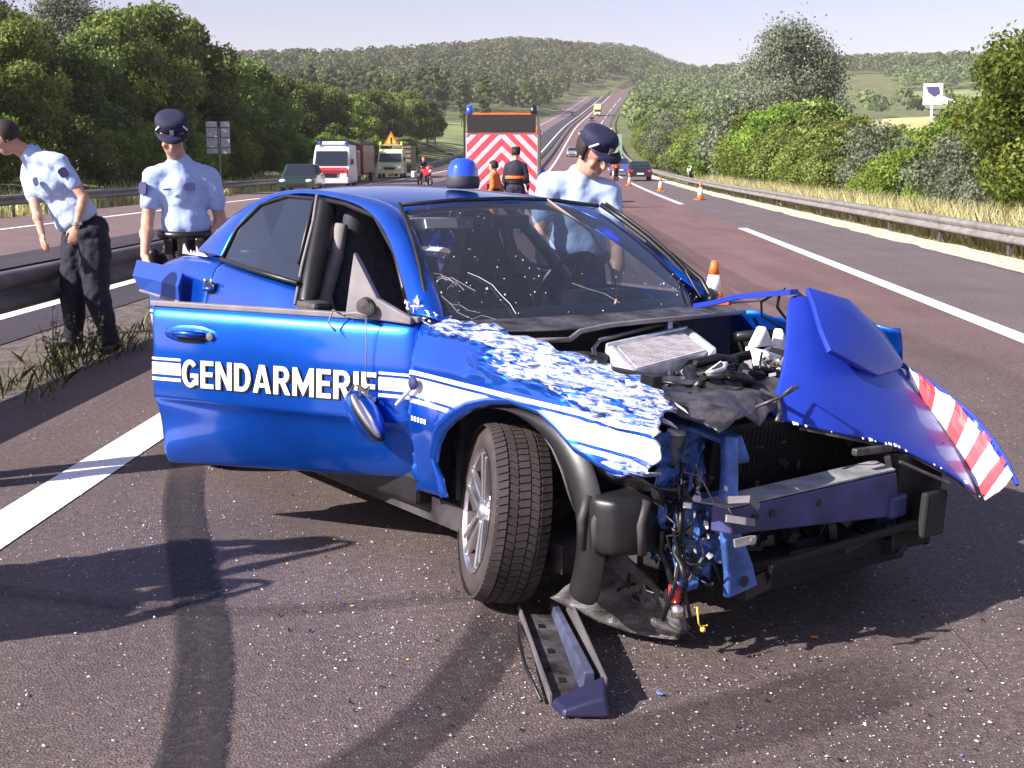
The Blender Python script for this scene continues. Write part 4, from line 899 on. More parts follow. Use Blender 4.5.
# ---- wheels
def wheel(loc, rot, name='wheel', detail=True):
    e = empty(name, loc, rot); e.parent = CR; rad, hw = .312, .094
    q = B(); q.lathe([(.215, -hw + .012), (.225, -hw), (.27, -hw - .004), (.297, -hw + .010), (rad - .003, -hw + .03), (rad, -hw + .05), (rad, hw - .05), (rad - .003, hw - .03), (.297, hw - .010), (.27, hw + .004), (.225, hw), (.20, hw - .012), (.20, -hw + .012), (.215, -hw + .012)], axis='Y', n=64)
    ty = q.build('tyre', M['rubber'], e, smooth=True); ty.data.materials.append(M['black'])
    if detail:
        q = B()
        for k in range(72):
            a = 2 * math.pi * k / 72; ca, sa = math.cos(a), math.sin(a)
            for y0, y1, da in ((-.096, -.058, .035), (-.05, -.024, -.03), (-.018, .018, .02), (.024, .05, -.03), (.058, .096, .035)):
                R0 = .312 if abs(y0) < .09 and abs(y1) < .09 else .305
                P = []
                for (yy, aa) in ((y0, a - .036), (y1, a - .036 + da), (y1, a + .036 + da), (y0, a + .036)):
                    rr_ = (rad + .006 if abs(yy) < .07 else rad - .004); P.append((rr_ * math.cos(aa), yy, rr_ * math.sin(aa)))
                P2 = [(p[0] * .975, p[1], p[2] * .975) for p in P]; q.hexa(P2 + P)
        tb = q.build('tread_blocks', M['rubber'], e); tb['kind'] = 'stuff'
    q = B(); q.lathe([(.222, -.096), (.214, -.090), (.205, -.07), (.198, .07)], axis='Y', n=48); rim = q.build('rim', M['alloy'], e, smooth=True)
    q = B(); q.lathe([(0, .02), (.19, .02)], axis='Y', n=24); q.lathe([(.09, -.01), (.15, -.01), (.15, .0), (.09, .0)], axis='Y', n=32); q.build('brake_disc', M['darksteel'], e)
    for k in range(5):
        q = B(); a = 2 * math.pi * k / 5 + .3; t = Vector((math.cos(a), 0, math.sin(a))); p = Vector((-math.sin(a), 0, math.cos(a)))
        for s in (-1, 1):
            a0 = t * .035 + p * .018 * s + Vector((0, -.065, 0)); a1 = t * .205 + p * .034 * s + Vector((0, -.085, 0)); q.beam(a0, a1, .020, .026, up=(0, 1, 0))
        q.build('spoke', M['alloy'], e, bevel=.004)
    q = B(); q.lathe([(0, -.088), (.028, -.086), (.034, -.07), (.05, -.06), (.055, -.02)], axis='Y', n=20)
    for k in range(5): a = 2 * math.pi * k / 5; q.ell((.042 * math.cos(a), -.072, .042 * math.sin(a)), (.006, .008, .006))
    q.build('hub', M['alloy'], e, smooth=True)
    return e
fw = wheel((-.025, -.760, .315), (math.radians(-7), 0, math.radians(-25)))
fw.name = 'front_wheel'
wheel((-2.52, -.74, .312), (0, 0, 0), 'rear_wheel', False); o = wheel((-2.52, .74, .312), (0, 0, math.pi), 'rear_wheel', False)
wheel((.30, .74, .33), (math.radians(10), 0, math.radians(150)), 'front_wheel')
# strut and hub carrier behind the wheel
q = B(); q.tube([(.0, -.58, .35), (-.06, -.55, .85)], .03, 8); q.tube([(-.01, -.57, .45), (-.05, -.555, .75)], [.06, .06], 10); q.beam((.02, -.62, .3), (0, -.2, .26), .06, .05); q.tube([(.02, -.66, .32), (.02, -.5, .32)], .05, 10); q.build('suspension_strut', M['darksteel'], CR, smooth=False)

# ---- wheel arch liner, black, sprung out of place
rows = []
for a in np.radians([112, 90, 68, 48, 30, 14, 0, -10, -18]):
    r0 = .40; row = []
    for y, dr in ((-.80, .15), (-.845, .10), (-.835, .03), (-.76, -.005), (-.66, .0), (-.56, .0)):
        dr *= min(1, max(0, (1.5 - a) / .7))
        row.append((.06 + (r0 + dr) * math.cos(a) * 1.0 + .02 * math.sin(a * 3), y - .03 * math.cos(a), .315 + (r0 + dr) * math.sin(a) * 1.0))
    rows.append(row)
grid('arch_liner', rows, M['black'], CR, sub=2, solid=.006)
rows = []
for a in np.radians([112, 85, 60, 35, 10]):
    rows.append([(.045 + r0 * math.cos(a) * .9, y, .315 + r0 * math.sin(a)) for r0, y in ((.43, -.57), (.40, -.72), (.41, -.80))])
grid('inner_arch', rows, M['blackdull'], CR, sub=1, solid=.01)
# ribbed bumper bracket tank
q = B(); P0 = [(.50, -.83), (.58, -.88), (.66, -.85), (.70, -.76), (.68, -.62), (.50, -.60)]
q.prism([(x, y, .335) for x, y in P0], (0, 0, .19)); tk = q.build('washer_tank', M['black'], CR, bevel=.03, sub=2, smooth=True)
q = B()
for k in range(4): q.tube([(.54 + k * .05, -.865 + k * k * .012, .345), (.54 + k * .05, -.875 + k * k * .012, .44), (.54 + k * .05, -.85 + k * k * .012, .515)], .016, 8)
q.build('rib', M['blackdull'], tk, smooth=True)
V = []
for j in range(16):
    for i in range(22):
        f, g = i / 21, j / 15; x = .42 + .34 * f; y = -.84 + .18 * f + .10 * g; z = .60 - .08 * g - .05 * f + .035 * noise.noise(Vector((f * 3, g * 3, 5)))
        V.append((x, y, z))
mk('bumper_bracket', V, [(j * 22 + i, j * 22 + i + 1, (j + 1) * 22 + i + 1, (j + 1) * 22 + i) for j in range(15) for i in range(21)], M['scuff'], CR, smooth=True, solid=.008)
# torn under tray hanging to the road
V = []; O_ = [(.15, -.70, .165), (.30, -.74, .20), (.44, -.74, .23)]; 
for j in range(22):
    for i in range(18):
        g, f = j / 21, i / 17
        top = np.array((.30, -.80, .10)) * (1 - f) + np.array((.56, -.74, .33)) * f; bot = np.array((.68, -.58, .025)) * (1 - f * .5) + np.array((.72, -.50, .10)) * f * .5
        p = top * (1 - g) + bot * g; p[2] += .05 * math.sin(g * math.pi) * (-.6 + f); n_ = noise.noise(Vector((f * 4, g * 5, 1))); p += np.array((.02, -.03, .02)) * n_ * 1.2; p[2] = max(.008, p[2]); V.append(tuple(p))
mk('torn_undertray', V, [(j * 18 + i, j * 18 + i + 1, (j + 1) * 18 + i + 1, (j + 1) * 18 + i) for j in range(21) for i in range(17)], mat('scraped_grey_plastic', (.05, .045, .045), .45, var=.5, scale=9, bump=1, bscale=20, dist=.015, col2=(.17, .155, .155)), CR, smooth=True, solid=.005)

# ---- front structure
def ribbon(q, P, Wd_, nrm=(1, 0, 0), th=.012):
    P = [Vector(p) for p in P]; n_ = Vector(nrm).normalized(); V = []; k = len(P)
    for i, p in enumerate(P):
        t = (P[min(i + 1, k - 1)] - P[max(i - 1, 0)]).normalized(); s = t.cross(n_).normalized(); w_ = Wd_[i] if isinstance(Wd_, (list, tuple)) else Wd_
        V += [p - s * w_ / 2 - n_ * th / 2, p + s * w_ / 2 - n_ * th / 2, p + s * w_ / 2 + n_ * th / 2, p - s * w_ / 2 + n_ * th / 2]
    F = [(i * 4 + a, i * 4 + (a + 1) % 4, i * 4 + 4 + (a + 1) % 4, i * 4 + 4 + a) for i in range(k - 1) for a in range(4)] + [(3, 2, 1, 0), (4 * k - 4, 4 * k - 3, 4 * k - 2, 4 * k - 1)]
    return q.add(V, F)
q = B(); q.hexa([(.84, -.62, .435), (.91, -.60, .435), (.92, .24, .362), (.82, .24, .362), (.84, -.62, .515), (.905, -.60, .515), (.92, .20, .522), (.82, .24, .527)]); bm_ = q.build('bumper_beam', M['beamp'], CR, bevel=.006)
q = B(); q.hexa([(.80, -.64, .518), (.905, -.60, .518), (.915, .20, .526), (.80, .24, .530), (.80, -.64, .524), (.905, -.60, .524), (.915, .20, .532), (.80, .24, .536)]); q.build('beam_top', mat('pale_top_face', (.26, .26, .27), .6, var=.3, scale=12), bm_)  # paler slab laid on the beam's top face
q = B()
for y in (-.5, -.42, -.2, .06): q.lathe([(.0, .002), (.013, .002)], c=(.914, y, .475), axis='X', n=12)
q.build('bolt_hole', M['leather'], bm_)
for s0, s1, nm in (((.88, .14, .40), (.92, .30, .41), 'beam_bracket'),):
    q = B(); q.box(((s0[0] + s1[0]) / 2, (s0[1] + s1[1]) / 2, s0[2]), (.06, .10, .08), (0, 0, .1)); q.box((s0[0] + .01, s0[1] + .07, s0[2] + .01), (.05, .03, .10), (.2, 0, 0)); o = q.build(nm, M['beamp'], CR, bevel=.012)
q = B(); ribbon(q, [(.90, -.62, .545), (.945, -.57, .55), (.950, -.53, .52)], .022, (1, 0, .3), .006); ribbon(q, [(.93, -.65, .50), (.96, -.60, .49), (.962, -.56, .480)], .022, (1, 0, .3), .006); ribbon(q, [(.94, -.62, .42), (.965, -.575, .43), (.962, -.55, .425)], .026, (1, 0, 0), .006); q.build('bent_bracket', M['wd'], CR)['kind'] = 'stuff'
q = B(); q.lathe([(.0, .004), (.010, .004), (.016, 0)], c=(.972, -.575, .43), axis='X', n=12); q.build('bolt', M['alloy'], CR)
# upright, rail, crumpled blue sheet
q = B(); q.tube([(.755, -.475, .70), (.775, -.50, .60), (.80, -.525, .48), (.80, -.50, .36), (.79, -.465, .23)], .001, 4); q = B()
ribbon(q, [(.765, -.47, .70), (.80, -.50, .60), (.84, -.545, .50), (.85, -.535, .40), (.85, -.495, .29), (.845, -.475, .215)], [.055, .055, .06, .07, .10, .12], (1, -.2, 0), .03); up_ = q.build('front_upright', M['inner'], CR, bevel=.008)
q = B(); q.lathe([(0, .003), (.018, .003)], c=(.868, -.485, .255), axis='X', n=14); q.build('bolt_hole', M['leather'], up_)
q = B(); ribbon(q, [(.40, -.50, .745), (.52, -.50, .72), (.64, -.46, .705), (.75, -.43, .675), (.80, -.44, .62)], [.09, .10, .10, .08, .05], (.2, -.1, 1), .02); q.build('upper_rail', M['inner'], CR, bevel=.006)
for k, (x, y0, y1, z0, z1, sd) in enumerate(((.74, -.66, -.46, .22, .52, 1), (.68, -.70, -.52, .40, .60, 5), (.60, -.62, -.40, .48, .70, 9))):
    V = []
    for j in range(14):
        for i in range(14):
            y = y0 + (y1 - y0) * i / 13; z = z0 + (z1 - z0) * j / 13; p = Vector((y * 16, z * 16, sd)); V.append((x + .035 * noise.noise(p) + .02 * abs(noise.noise(p * 2)), y + .015 * noise.noise(p * 1.3 + Vector((4, 4, 4))), z + .012 * noise.noise(p * 1.1)))
    mk('crumpled_sheet', V, [(j * 14 + i, j * 14 + i + 1, (j + 1) * 14 + i + 1, (j + 1) * 14 + i) for j in range(13) for i in range(13)], M['inner'], CR, solid=.004)
q = B(); q.lathe([(0, .10), (.026, .098), (.030, .085), (.030, .0)], c=(.60, -.535, .585), n=18); q.build('fluid_canister', M['wd'], CR, smooth=True)
q = B(); q.lathe([(0, .018), (.03, .016), (.032, 0)], c=(.60, -.535, .683), n=18); q.build('canister_cap', M['icool'], CR, smooth=True)
def shards(name, n, m_, box, s0, s1, seed):
    r_ = random.Random(seed); q = B()
    for _ in range(n):
        p = Vector([r_.uniform(box[k], box[k + 1]) for k in (0, 2, 4)]); R = Euler([r_.uniform(0, 6.28) for _ in range(3)]).to_matrix(); s = r_.uniform(s0, s1); a = R @ Vector((s, 0, 0)); b_ = R @ Vector((0, s * r_.uniform(.3, .9), 0)); c = R @ Vector((0, 0, s * r_.uniform(.1, .5)))
        V_ = [p - a - b_, p - b_ * .8 + c, p + a - b_ * .6, p + a + b_ + c * .5, p + b_ * .9 - c * .6, p - a * .8 + b_]
        q.add(V_, [(0, 1, 4, 5), (1, 2, 3, 4)])
    o = q.build(name, m_, CR, solid=.003); o['kind'] = 'stuff'; return o
shards('torn_metal', 26, M['inner'], (.58, .76, -.68, -.52, .22, .66), .010, .032, 61)
shards('torn_plastic', 44, M['black'], (.52, .78, -.74, -.54, .16, .60), .01, .035, 62)
shards('bent_metal', 26, M['icool'], (.66, .84, -.68, -.54, .25, .60), .005, .015, 63)
shards('rusty_scraps', 26, mat('rusty_metal', (.16, .07, .04), .7, var=.4, scale=20), (.56, .70, -.66, .30, .30, .62), .005, .018, 64)
shards('torn_plastic', 30, M['black'], (.66, .84, -.36, .50, .22, .36), .015, .045, 65)
shards('bent_metal', 22, M['darksteel'], (.58, .68, -.40, .40, .50, .64), .01, .03, 66)
# radiator, cross members and the dark mass behind the beam
q = B(); q.box((.60, .02, .49), (.05, .86, .42), (0, .12, 0)); rd_ = q.build('radiator', M['void'], CR)
q = B()
for k in range(40): q.box((.635, -.38 + k * .021, .49), (.004, .005, .38), (0, .12, 0))
q.build('radiator_fins', M['void'], rd_)['kind'] = 'stuff'
q = B(); q.beam((.74, -.50, .245), (.80, .52, .235), .12, .07); q.beam((.70, -.30, .16), (.74, .48, .16), .10, .05); q.beam((.10, -.45, .22), (.70, -.40, .22), .10, .08); q.beam((.10, .50, .22), (.74, .50, .22), .10, .08); q.build('cross_member', M['void'], CR, bevel=.01)
q = B(); q.box((.30, 0, .46), (.55, .75, .44)); q.box((.30, 0, .62), (.42, .55, .20)); q.build('engine_block', M['darksteel'], CR, bevel=.03)
q = B(); q.box((.08, .60, .60), (.56, .04, .5)); q.build('inner_wing', M['black'], CR); q = B(); q.box((.16, -.50, .62), (.62, .04, .46)); q.build('inner_wing', M['black'], CR)
q = B(); q.tube([(.0, -.42, .70), (.0, -.42, .86)], [.11, .09], 14); q.build('strut_tower', M['blackdull'], CR, smooth=True)
q = B(); rs = random.Random(21)
for k in range(26):
    c = (.72 + rs.uniform(-.08, .14), rs.uniform(-.42, .5), rs.uniform(.16, .42)); q.box(c, (rs.uniform(.02, .1), rs.uniform(.03, .16), rs.uniform(.02, .07)), (rs.uniform(-.5, .5), rs.uniform(-.5, .5), rs.uniform(-.5, .5)))
q.build('crushed_front_parts', M['black'], CR)['kind'] = 'stuff'
q = B(); q.beam((.90, -.40, .30), (.96, .30, .34), .02, .03); q.beam((.98, .28, .37), (.90, .52, .33), .03, .16); q.beam((.86, .25, .46), (.80, .62, .46), .06, .20); q.beam((.80, .55, .28), (.62, .72, .30), .08, .22); q.build('left_bracket', M['void'], CR, bevel=.01)
q = B(); q.beam((.86, .04, .60), (.86, .24, .590), .025, .025); q.beam((.90, .24, .55), (1.00, .40, .47), .018, .012); q.build('broken_latch', M['darksteel'], CR, bevel=.006)

# intercooler with its fins and tanks
IC = [Vector(p) for p in ((-.05, -.27, .872), (-.25, .36, .880), (.14, .10, .850), (.355, -.52, .842))]   # rear right, rear left, front left, front right
ex = (IC[1] - IC[0]); ey = (IC[3] - IC[0]); ez = ex.cross(ey).normalized(); ez = ez if ez.z > 0 else -ez
def ICP(a, b, c): return IC[0] + ex * a + ey * b + ez * c
q = B(); q.hexa([ICP(.08, .10, -.07), ICP(.92, .10, -.07), ICP(.92, .92, -.07), ICP(.08, .92, -.07), ICP(.08, .10, 0), ICP(.92, .10, 0), ICP(.92, .92, 0), ICP(.08, .92, 0)]); ic = q.build('intercooler', M['icool'], CR, bevel=.003)
q = B()
for j in range(13):
    b0 = .13 + j * .06
    q.hexa([ICP(.10, b0, .0), ICP(.90, b0, .0), ICP(.90, b0 + .015, .0), ICP(.10, b0 + .015, .0), ICP(.10, b0, .008), ICP(.90, b0, .008), ICP(.90, b0 + .015, .008), ICP(.10, b0 + .015, .008)])
    n_ = 60
    for i in range(n_):
        a0 = .10 + .8 * i / n_; q.add([ICP(a0, b0 + .018, .001), ICP(a0 + .4 / n_, b0 + .018, .006), ICP(a0 + .4 / n_, b0 + .056, .006), ICP(a0, b0 + .056, .001)], [(0, 1, 2, 3)])
q.build('cooling_fins', M['icool'], ic)['kind'] = 'stuff'
for a0, a1 in ((-.02, .08), (.92, 1.03)):
    q = B(); q.hexa([ICP(a0, .04, -.10), ICP(a1, .04, -.08), ICP(a1, .98, -.08), ICP(a0, 1.0, -.10), ICP(a0, .04, .004), ICP(a1, .04, .015), ICP(a1, .98, .015), ICP(a0, 1.0, -.005)]); q.build('end_tank', M['ictank'], ic, bevel=.018)
q = B(); q.hexa([ICP(.0, .0, -.04), ICP(1.0, .0, -.04), ICP(1.0, .08, -.02), ICP(.0, .08, -.02), ICP(.0, .0, .015), ICP(1.0, .0, .015), ICP(1.0, .08, .018), ICP(.0, .08, .018)]); q.build('top_tank', M['ictank'], ic, bevel=.01)
q = B(); q.tube([ICP(-.16, 1.05, -.04), ICP(-.16, .3, -.02), ICP(-.12, -.02, .0), ICP(-.02, -.16, .01), ICP(.6, -.16, .02), ICP(.9, -.15, .02), ICP(1.0, -.05, -.02)], .008, 6); q.build('shroud_frame', M['wd'], CR, smooth=True)
q = B(); q.hexa([ICP(.75, -.12, 0), ICP(.83, -.12, 0), ICP(.83, .0, 0), ICP(.75, .0, 0), ICP(.77, -.1, .05), ICP(.82, -.1, .05), ICP(.82, -.05, .05), ICP(.77, -.05, .05)]); q.build('bracket', M['ictank'], ic, bevel=.004)
# clutter between the intercooler and the torn cover
rs = random.Random(31)
for nm, n, m_, zz in (('hose', 9, 'black', .02), ('pipe', 7, 'ictank', .008), ('cable', 14, 'leather', .005)):
    q = B()
    for k in range(n):
        p = Vector((rs.uniform(.18, .42), rs.uniform(-.42, .48), rs.uniform(.76, .84))); P = [p]
        for j in range(5): p = p + Vector((rs.uniform(-.06, .06), rs.uniform(.01, .09) * rs.choice((-1, 1, 1)), rs.uniform(-.03, .03))); p.z = min(.86, max(.70, p.z)); P.append(p)
        q.tube(P, zz * rs.uniform(.7, 1.2), 8)
    q.build(nm, M[m_], CR, smooth=True)['kind'] = 'stuff'
q = B(); q.m(0)
for k in range(70):
    c = (rs.uniform(.22, .46), rs.uniform(-.45, .50), rs.uniform(.76, .83)); q.m(rs.choice((0, 0, 1, 2))); s = rs.uniform(.008, .03); q.box(c, (s, s * rs.uniform(.6, 2), s * rs.uniform(.5, 1)), (rs.uniform(0, 3), rs.uniform(0, 3), rs.uniform(0, 3)))
q.build('engine_fittings', [M['darksteel'], M['ictank'], M['wd']], CR)['kind'] = 'stuff'
# white torn reservoir
q = B(); q.hexa([(.14, .30, .775), (.30, .30, .77), (.22, .60, .73), (.06, .58, .74), (.12, .31, .855), (.24, .30, .85), (.20, .57, .775), (.08, .56, .79)]); q.prism([(.12, .32, .85), (.10, .40, .93), (.11, .44, .85)], (.05, 0, 0)); q.prism([(.12, .46, .84), (.10, .50, .915), (.12, .54, .82)], (.05, 0, 0)); q.build('white_reservoir', M['white'], CR, bevel=.010)
q = B(); q.tube([(-.05, .45, .86), (.0, .62, .87), (.06, .80, .86)], .022, 8); q.tube([(.22, .5, .9), (.14, .47, 1.0), (.24, .36, 1.06)], .006, 6); q.tube([(.10, .62, .88), (.02, .52, .95), (.1, .42, 1.02), (.28, .34, 1.09)], .005, 6); q.tube([(.20, .62, .9), (.18, .60, .97), (.24, .58, 1.0), (.2, .5, 1.07)], .007, 6); q.build('loose_cable', M['leather'], CR, smooth=True)
# black torn cover over the slam panel
cov = [[(.27, -.50, .80), (.26, -.30, .81), (.30, 0, .80), (.36, .30, .785)], [(.45, -.55, .80), (.42, -.32, .80), (.45, -.05, .79), (.46, .20, .775)], [(.66, -.60, .785), (.62, -.38, .80), (.60, -.15, .77), (.55, .08, .765)], [(.86, -.62, .755), (.82, -.48, .775), (.72, -.28, .735), (.62, -.06, .745)]]
A_ = np.array(cov); V = []
for j in range(26):
    for i in range(30):
        a, b_ = j / 25 * 3, i / 29 * 3; j0, i0 = min(2, int(a)), min(2, int(b_)); fa, fb = a - j0, b_ - i0
        p = (A_[j0, i0] * (1 - fb) + A_[j0, i0 + 1] * fb) * (1 - fa) + (A_[j0 + 1, i0] * (1 - fb) + A_[j0 + 1, i0 + 1] * fb) * fa
        n_ = noise.noise(Vector((p[0] * 9, p[1] * 5, 2))); n2 = abs(noise.noise(Vector((p[0] * 5, p[1] * 9, 7)))); V.append((p[0], p[1], p[2] + .030 * n_ - .05 * n2))
mk('torn_cover', V, [(j * 30 + i, j * 30 + i + 1, (j + 1) * 30 + i + 1, (j + 1) * 30 + i) for j in range(25) for i in range(29)], M['scuff'], CR, smooth=True, solid=.008)
q = B(); q.tube([(.70, -.28, .76), (.76, -.22, .80), (.74, -.12, .82), (.66, -.05, .80), (.68, -.16, .76)], .006, 6); q.tube([(.60, -.14, .79), (.68, -.14, .775), (.74, -.20, .74), (.76, -.24, .72)], .008, 6); q.build('latch_hook', M['darksteel'], CR, smooth=True)
# loose wiring at the torn corner
rs = random.Random(41)
for m_, n, r_w in (('leather', 16, .006), ('black', 9, .009), ('wd', 5, .003)):
    q = B()
    for k in range(n):
        p = Vector((rs.uniform(.62, .80), rs.uniform(-.70, -.55), rs.uniform(.40, .62))); P = [p]
        for j in range(6): p = p + Vector((rs.uniform(-.04, .05), rs.uniform(-.035, .035), rs.uniform(-.09, .01))); p.z = max(.05, p.z); P.append(p)
        q.tube(P, r_w * rs.uniform(.6, 1.2), 6)
    q.build('wiring', M[m_], CR, smooth=True)
q = B(); q.lathe([(0, .02), (.02, .02), (.022, -.03), (0, -.03)], c=(.74, -.66, .22), n=12); q.build('red_connector', M['redp'], CR, smooth=True)
q = B(); q.lathe([(0, .02), (.02, .015), (.02, -.02), (0, -.02)], c=(.76, -.665, .165), n=12); q.build('fog_lamp_bulb', M['alloy'], CR, smooth=True)
q = B(); q.tube([(.80, -.62, .18), (.81, -.62, .13), (.80, -.60, .11), (.82, -.59, .12)], .003, 6); q.ell((.81, -.60, .105), (.009, .009, .009)); q.build('orange_connector', M['yglow'], CR, smooth=True)
q = B()
for k in range(26): p = Vector((rs.uniform(.66, .86), rs.uniform(-.70, -.48), rs.uniform(.25, .6))); s = rs.uniform(.005, .016); q.box(p, (s, s * 1.6, s), (rs.uniform(0, 3), rs.uniform(0, 3), 0))
q.build('broken_fittings', M['ictank'], CR)['kind'] = 'stuff'

# ---- the torn up bonnet
HOOD=[[(0.315,0.300,1.096),(0.412,0.200,0.972),(0.506,0.080,0.864),(0.587,-0.050,0.773),(0.612,-0.150,0.696)],
[(0.395,0.360,1.078),(0.476,0.270,0.956),(0.580,0.150,0.850),(0.674,0.020,0.751),(0.702,-0.050,0.673)],
[(0.466,0.500,1.009),(0.556,0.380,0.903),(0.626,0.280,0.809),(0.719,0.150,0.717),(0.784,0.050,0.648)],
[(0.521,0.620,0.901),(0.599,0.520,0.834),(0.677,0.420,0.756),(0.753,0.300,0.682),(0.828,0.170,0.617)],
[(0.559,0.690,0.815),(0.621,0.620,0.768),(0.704,0.520,0.706),(0.785,0.400,0.640),(0.856,0.280,0.588)],
[(0.606,0.720,0.749),(0.678,0.660,0.689),(0.753,0.600,0.631),(0.832,0.520,0.569),(0.923,0.420,0.515)],
[(0.702,0.740,0.627),(0.761,0.700,0.591),(0.824,0.660,0.550),(0.895,0.600,0.500),(0.970,0.520,0.460)],
[(0.899,0.720,0.425),(0.913,0.700,0.412),(0.942,0.660,0.409),(0.975,0.620,0.403),(1.020,0.560,0.400)]]
NOSE_O=[(0.546,0.710,0.808),(0.610,0.730,0.776),(0.673,0.750,0.745),(0.738,0.760,0.707),(0.793,0.770,0.673),(0.850,0.770,0.636),(0.902,0.770,0.592),(0.956,0.760,0.547),(1.011,0.740,0.501),(1.075,0.700,0.439)]
NOSE_I=[(0.579,0.690,0.787),(0.625,0.700,0.738),(0.661,0.710,0.689),(0.702,0.720,0.640),(0.746,0.730,0.593),(0.788,0.730,0.546),(0.829,0.730,0.497),(0.868,0.720,0.456),(0.912,0.700,0.415),(1.016,0.600,0.386)]
SCOOP=[[(0.369,0.345,1.084),(0.441,0.500,1.037),(0.504,0.630,0.917),(0.549,0.700,0.798)],
[(0.425,0.310,1.023),(0.483,0.450,0.983),(0.526,0.590,0.884),(0.563,0.680,0.793)],
[(0.503,0.260,0.941),(0.543,0.380,0.901),(0.565,0.530,0.833),(0.574,0.660,0.785)],
[(0.603,0.190,0.878),(0.615,0.310,0.827),(0.619,0.450,0.771),(0.584,0.640,0.776)]]

H_ = np.array(HOOD)
hd_ = grid('bonnet', [[tuple(p) for p in r_] for r_ in HOOD], M['hoodp'], CR, sub=1, solid=.010, off=-1); hd_['label'] = 'bonnet ripped up and folded forward to the left'
hn = Vector((.55, -.35, .75)).normalized()
grid('bonnet_scoop', [[tuple(np.array(p) + np.array(hn) * (.006 if i == 0 else .020)) for p in r_] for i, r_ in enumerate(SCOOP)], M['hoodp'], hd_, sub=0, solid=.022, off=-1, bevel=.004)
# folded nose with red and white reflective film
n = len(NOSE_O); V = []; F = []; mi = []; rs = random.Random(2)
def lp(P, t): i = min(len(P) - 2, int(t)); f = t - i; return np.array(P[i]) * (1 - f) + np.array(P[i + 1]) * f
segs = [(0.0, .4, 2), (.4, 1.2, 0), (1.2, 2.5, 1), (2.5, 3.9, 0), (3.9, 5.0, 1), (5.0, 6.0, 0), (6.0, 6.9, 1), (6.9, 7.9, 0), (7.9, 8.5, 1), (8.5, 9, 0)]
for (t0, t1, m_) in segs:
    for k in range(4):
        a, b_ = t0 + (t1 - t0) * k / 4, t0 + (t1 - t0) * (k + 1) / 4
        for j in range(5):
            f0, f1 = j / 5, (j + 1) / 5; sk = .9
            def P_(t, f):
                tt = min(9, max(0, t + sk * (f - .5))); p = lp(NOSE_O, tt) * (1 - f) + lp(NOSE_I, tt) * f; b2 = .022 * math.sin(f * math.pi); p = p + np.array(hn) * (b2 + .010 * noise.noise(Vector((tt * 1.7, f * 2, 0)))); return tuple(p)
            o0 = len(V); V += [P_(a, f0), P_(b_, f0), P_(b_, f1), P_(a, f1)]; F.append((o0, o0 + 1, o0 + 2, o0 + 3)); mi.append(m_ if not (j == 0 and rs.random() < .45) else 2)
mk('folded_nose', V, F, [M['whiter'], M['red'], M['hoodp']], hd_, mi=mi, solid=.006)
q = B(); q.tube([NOSE_O[i] for i in range(10)], .008, 6); q.build('nose_edge', M['hoodp'], hd_)
q = B(); ribbon(q, [(.36, .30, 1.085), (.22, .34, 1.065), (.02, .38, 1.035), (-.15, .42, .995), (-.30, .46, .965)], [.035, .03, .025, .02, .015], (0, 0, 1), .02); q.build('bonnet_hinge_edge', M['hoodp'], hd_)
q = B(); rs = random.Random(77)
for k in range(26):
    i = rs.randrange(7); t_ = rs.random(); p = Vector(H_[i][4] * (1 - t_) + H_[i + 1][4] * t_) + hn * .003; s = rs.uniform(.002, .009); q.add([p + Vector((s, 0, 0)), p + Vector((0, s, s * .6)), p + Vector((-s, .4 * s, s)), p + Vector((0, -s * .3, -s * .2))], [(0, 1, 2, 3)])
q.build('chipped_edge', M['whiter'], hd_)['kind'] = 'stuff'
# underside frame of the bonnet
q = B(); ribbon(q, [tuple(H_[k][4] + np.array((-.03, .03, -.012))) for k in range(1, 8)], .05, (0, 0, 1), .01); q.build('bonnet_inner_frame', M['blackdull'], hd_)

# ---- channel section lying on the road in front of the wheel
ch = empty('broken_crash_bracket', (.10, 3.98, 0), (0, 0, math.radians(-83)), label='dark metal channel torn off the car and lying on the asphalt below the front wheel', cat='car part')
q = B(); q.box((.36, 0, .012), (.78, .135, .008)); q.build('base_plate', M['scuff'], ch)
q = B(); V_ = [(.02, .030, .016), (.02, .062, .016), (.68, .068, .016), (.68, .02, .016), (.02, .034, .052), (.02, .056, .052), (.68, .060, .085), (.68, .030, .085)]; q.hexa(V_); q.build('raised_rib', mat('blue_grey_metal', (.13, .14, .24), .4, .5, var=.3, scale=12), ch, bevel=.005)
q = B(); q.box((.38, .083, .05), (.72, .005, .095), (0, .02, 0)); q.box((.36, -.075, .022), (.72, .006, .035)); q.build('side_flange', M['galvdull'], ch)
q = B(); q.hexa([(.72, -.080, .004), (.80, -.055, .004), (.82, .08, .004), (.72, .095, .004), (.72, -.07, .028), (.79, -.05, .024), (.80, .07, .060), (.71, .085, .088)]); q.build('end_block', mat('dark_blue_metal', (.022, .02, .06), .4, .3), ch, bevel=.008)
q = B()
for x in (.15, .36, .58): q.box((x, -.02, .018), (.03, .02, .004))
q.build('slot', M['leather'], ch)
q = B(); q.tube([(.10, -.09, .01), (.3, -.115, .035), (.5, -.12, .03), (.7, -.10, .012)], .006, 6); q.build('bent_edge', M['black'], ch, smooth=True)
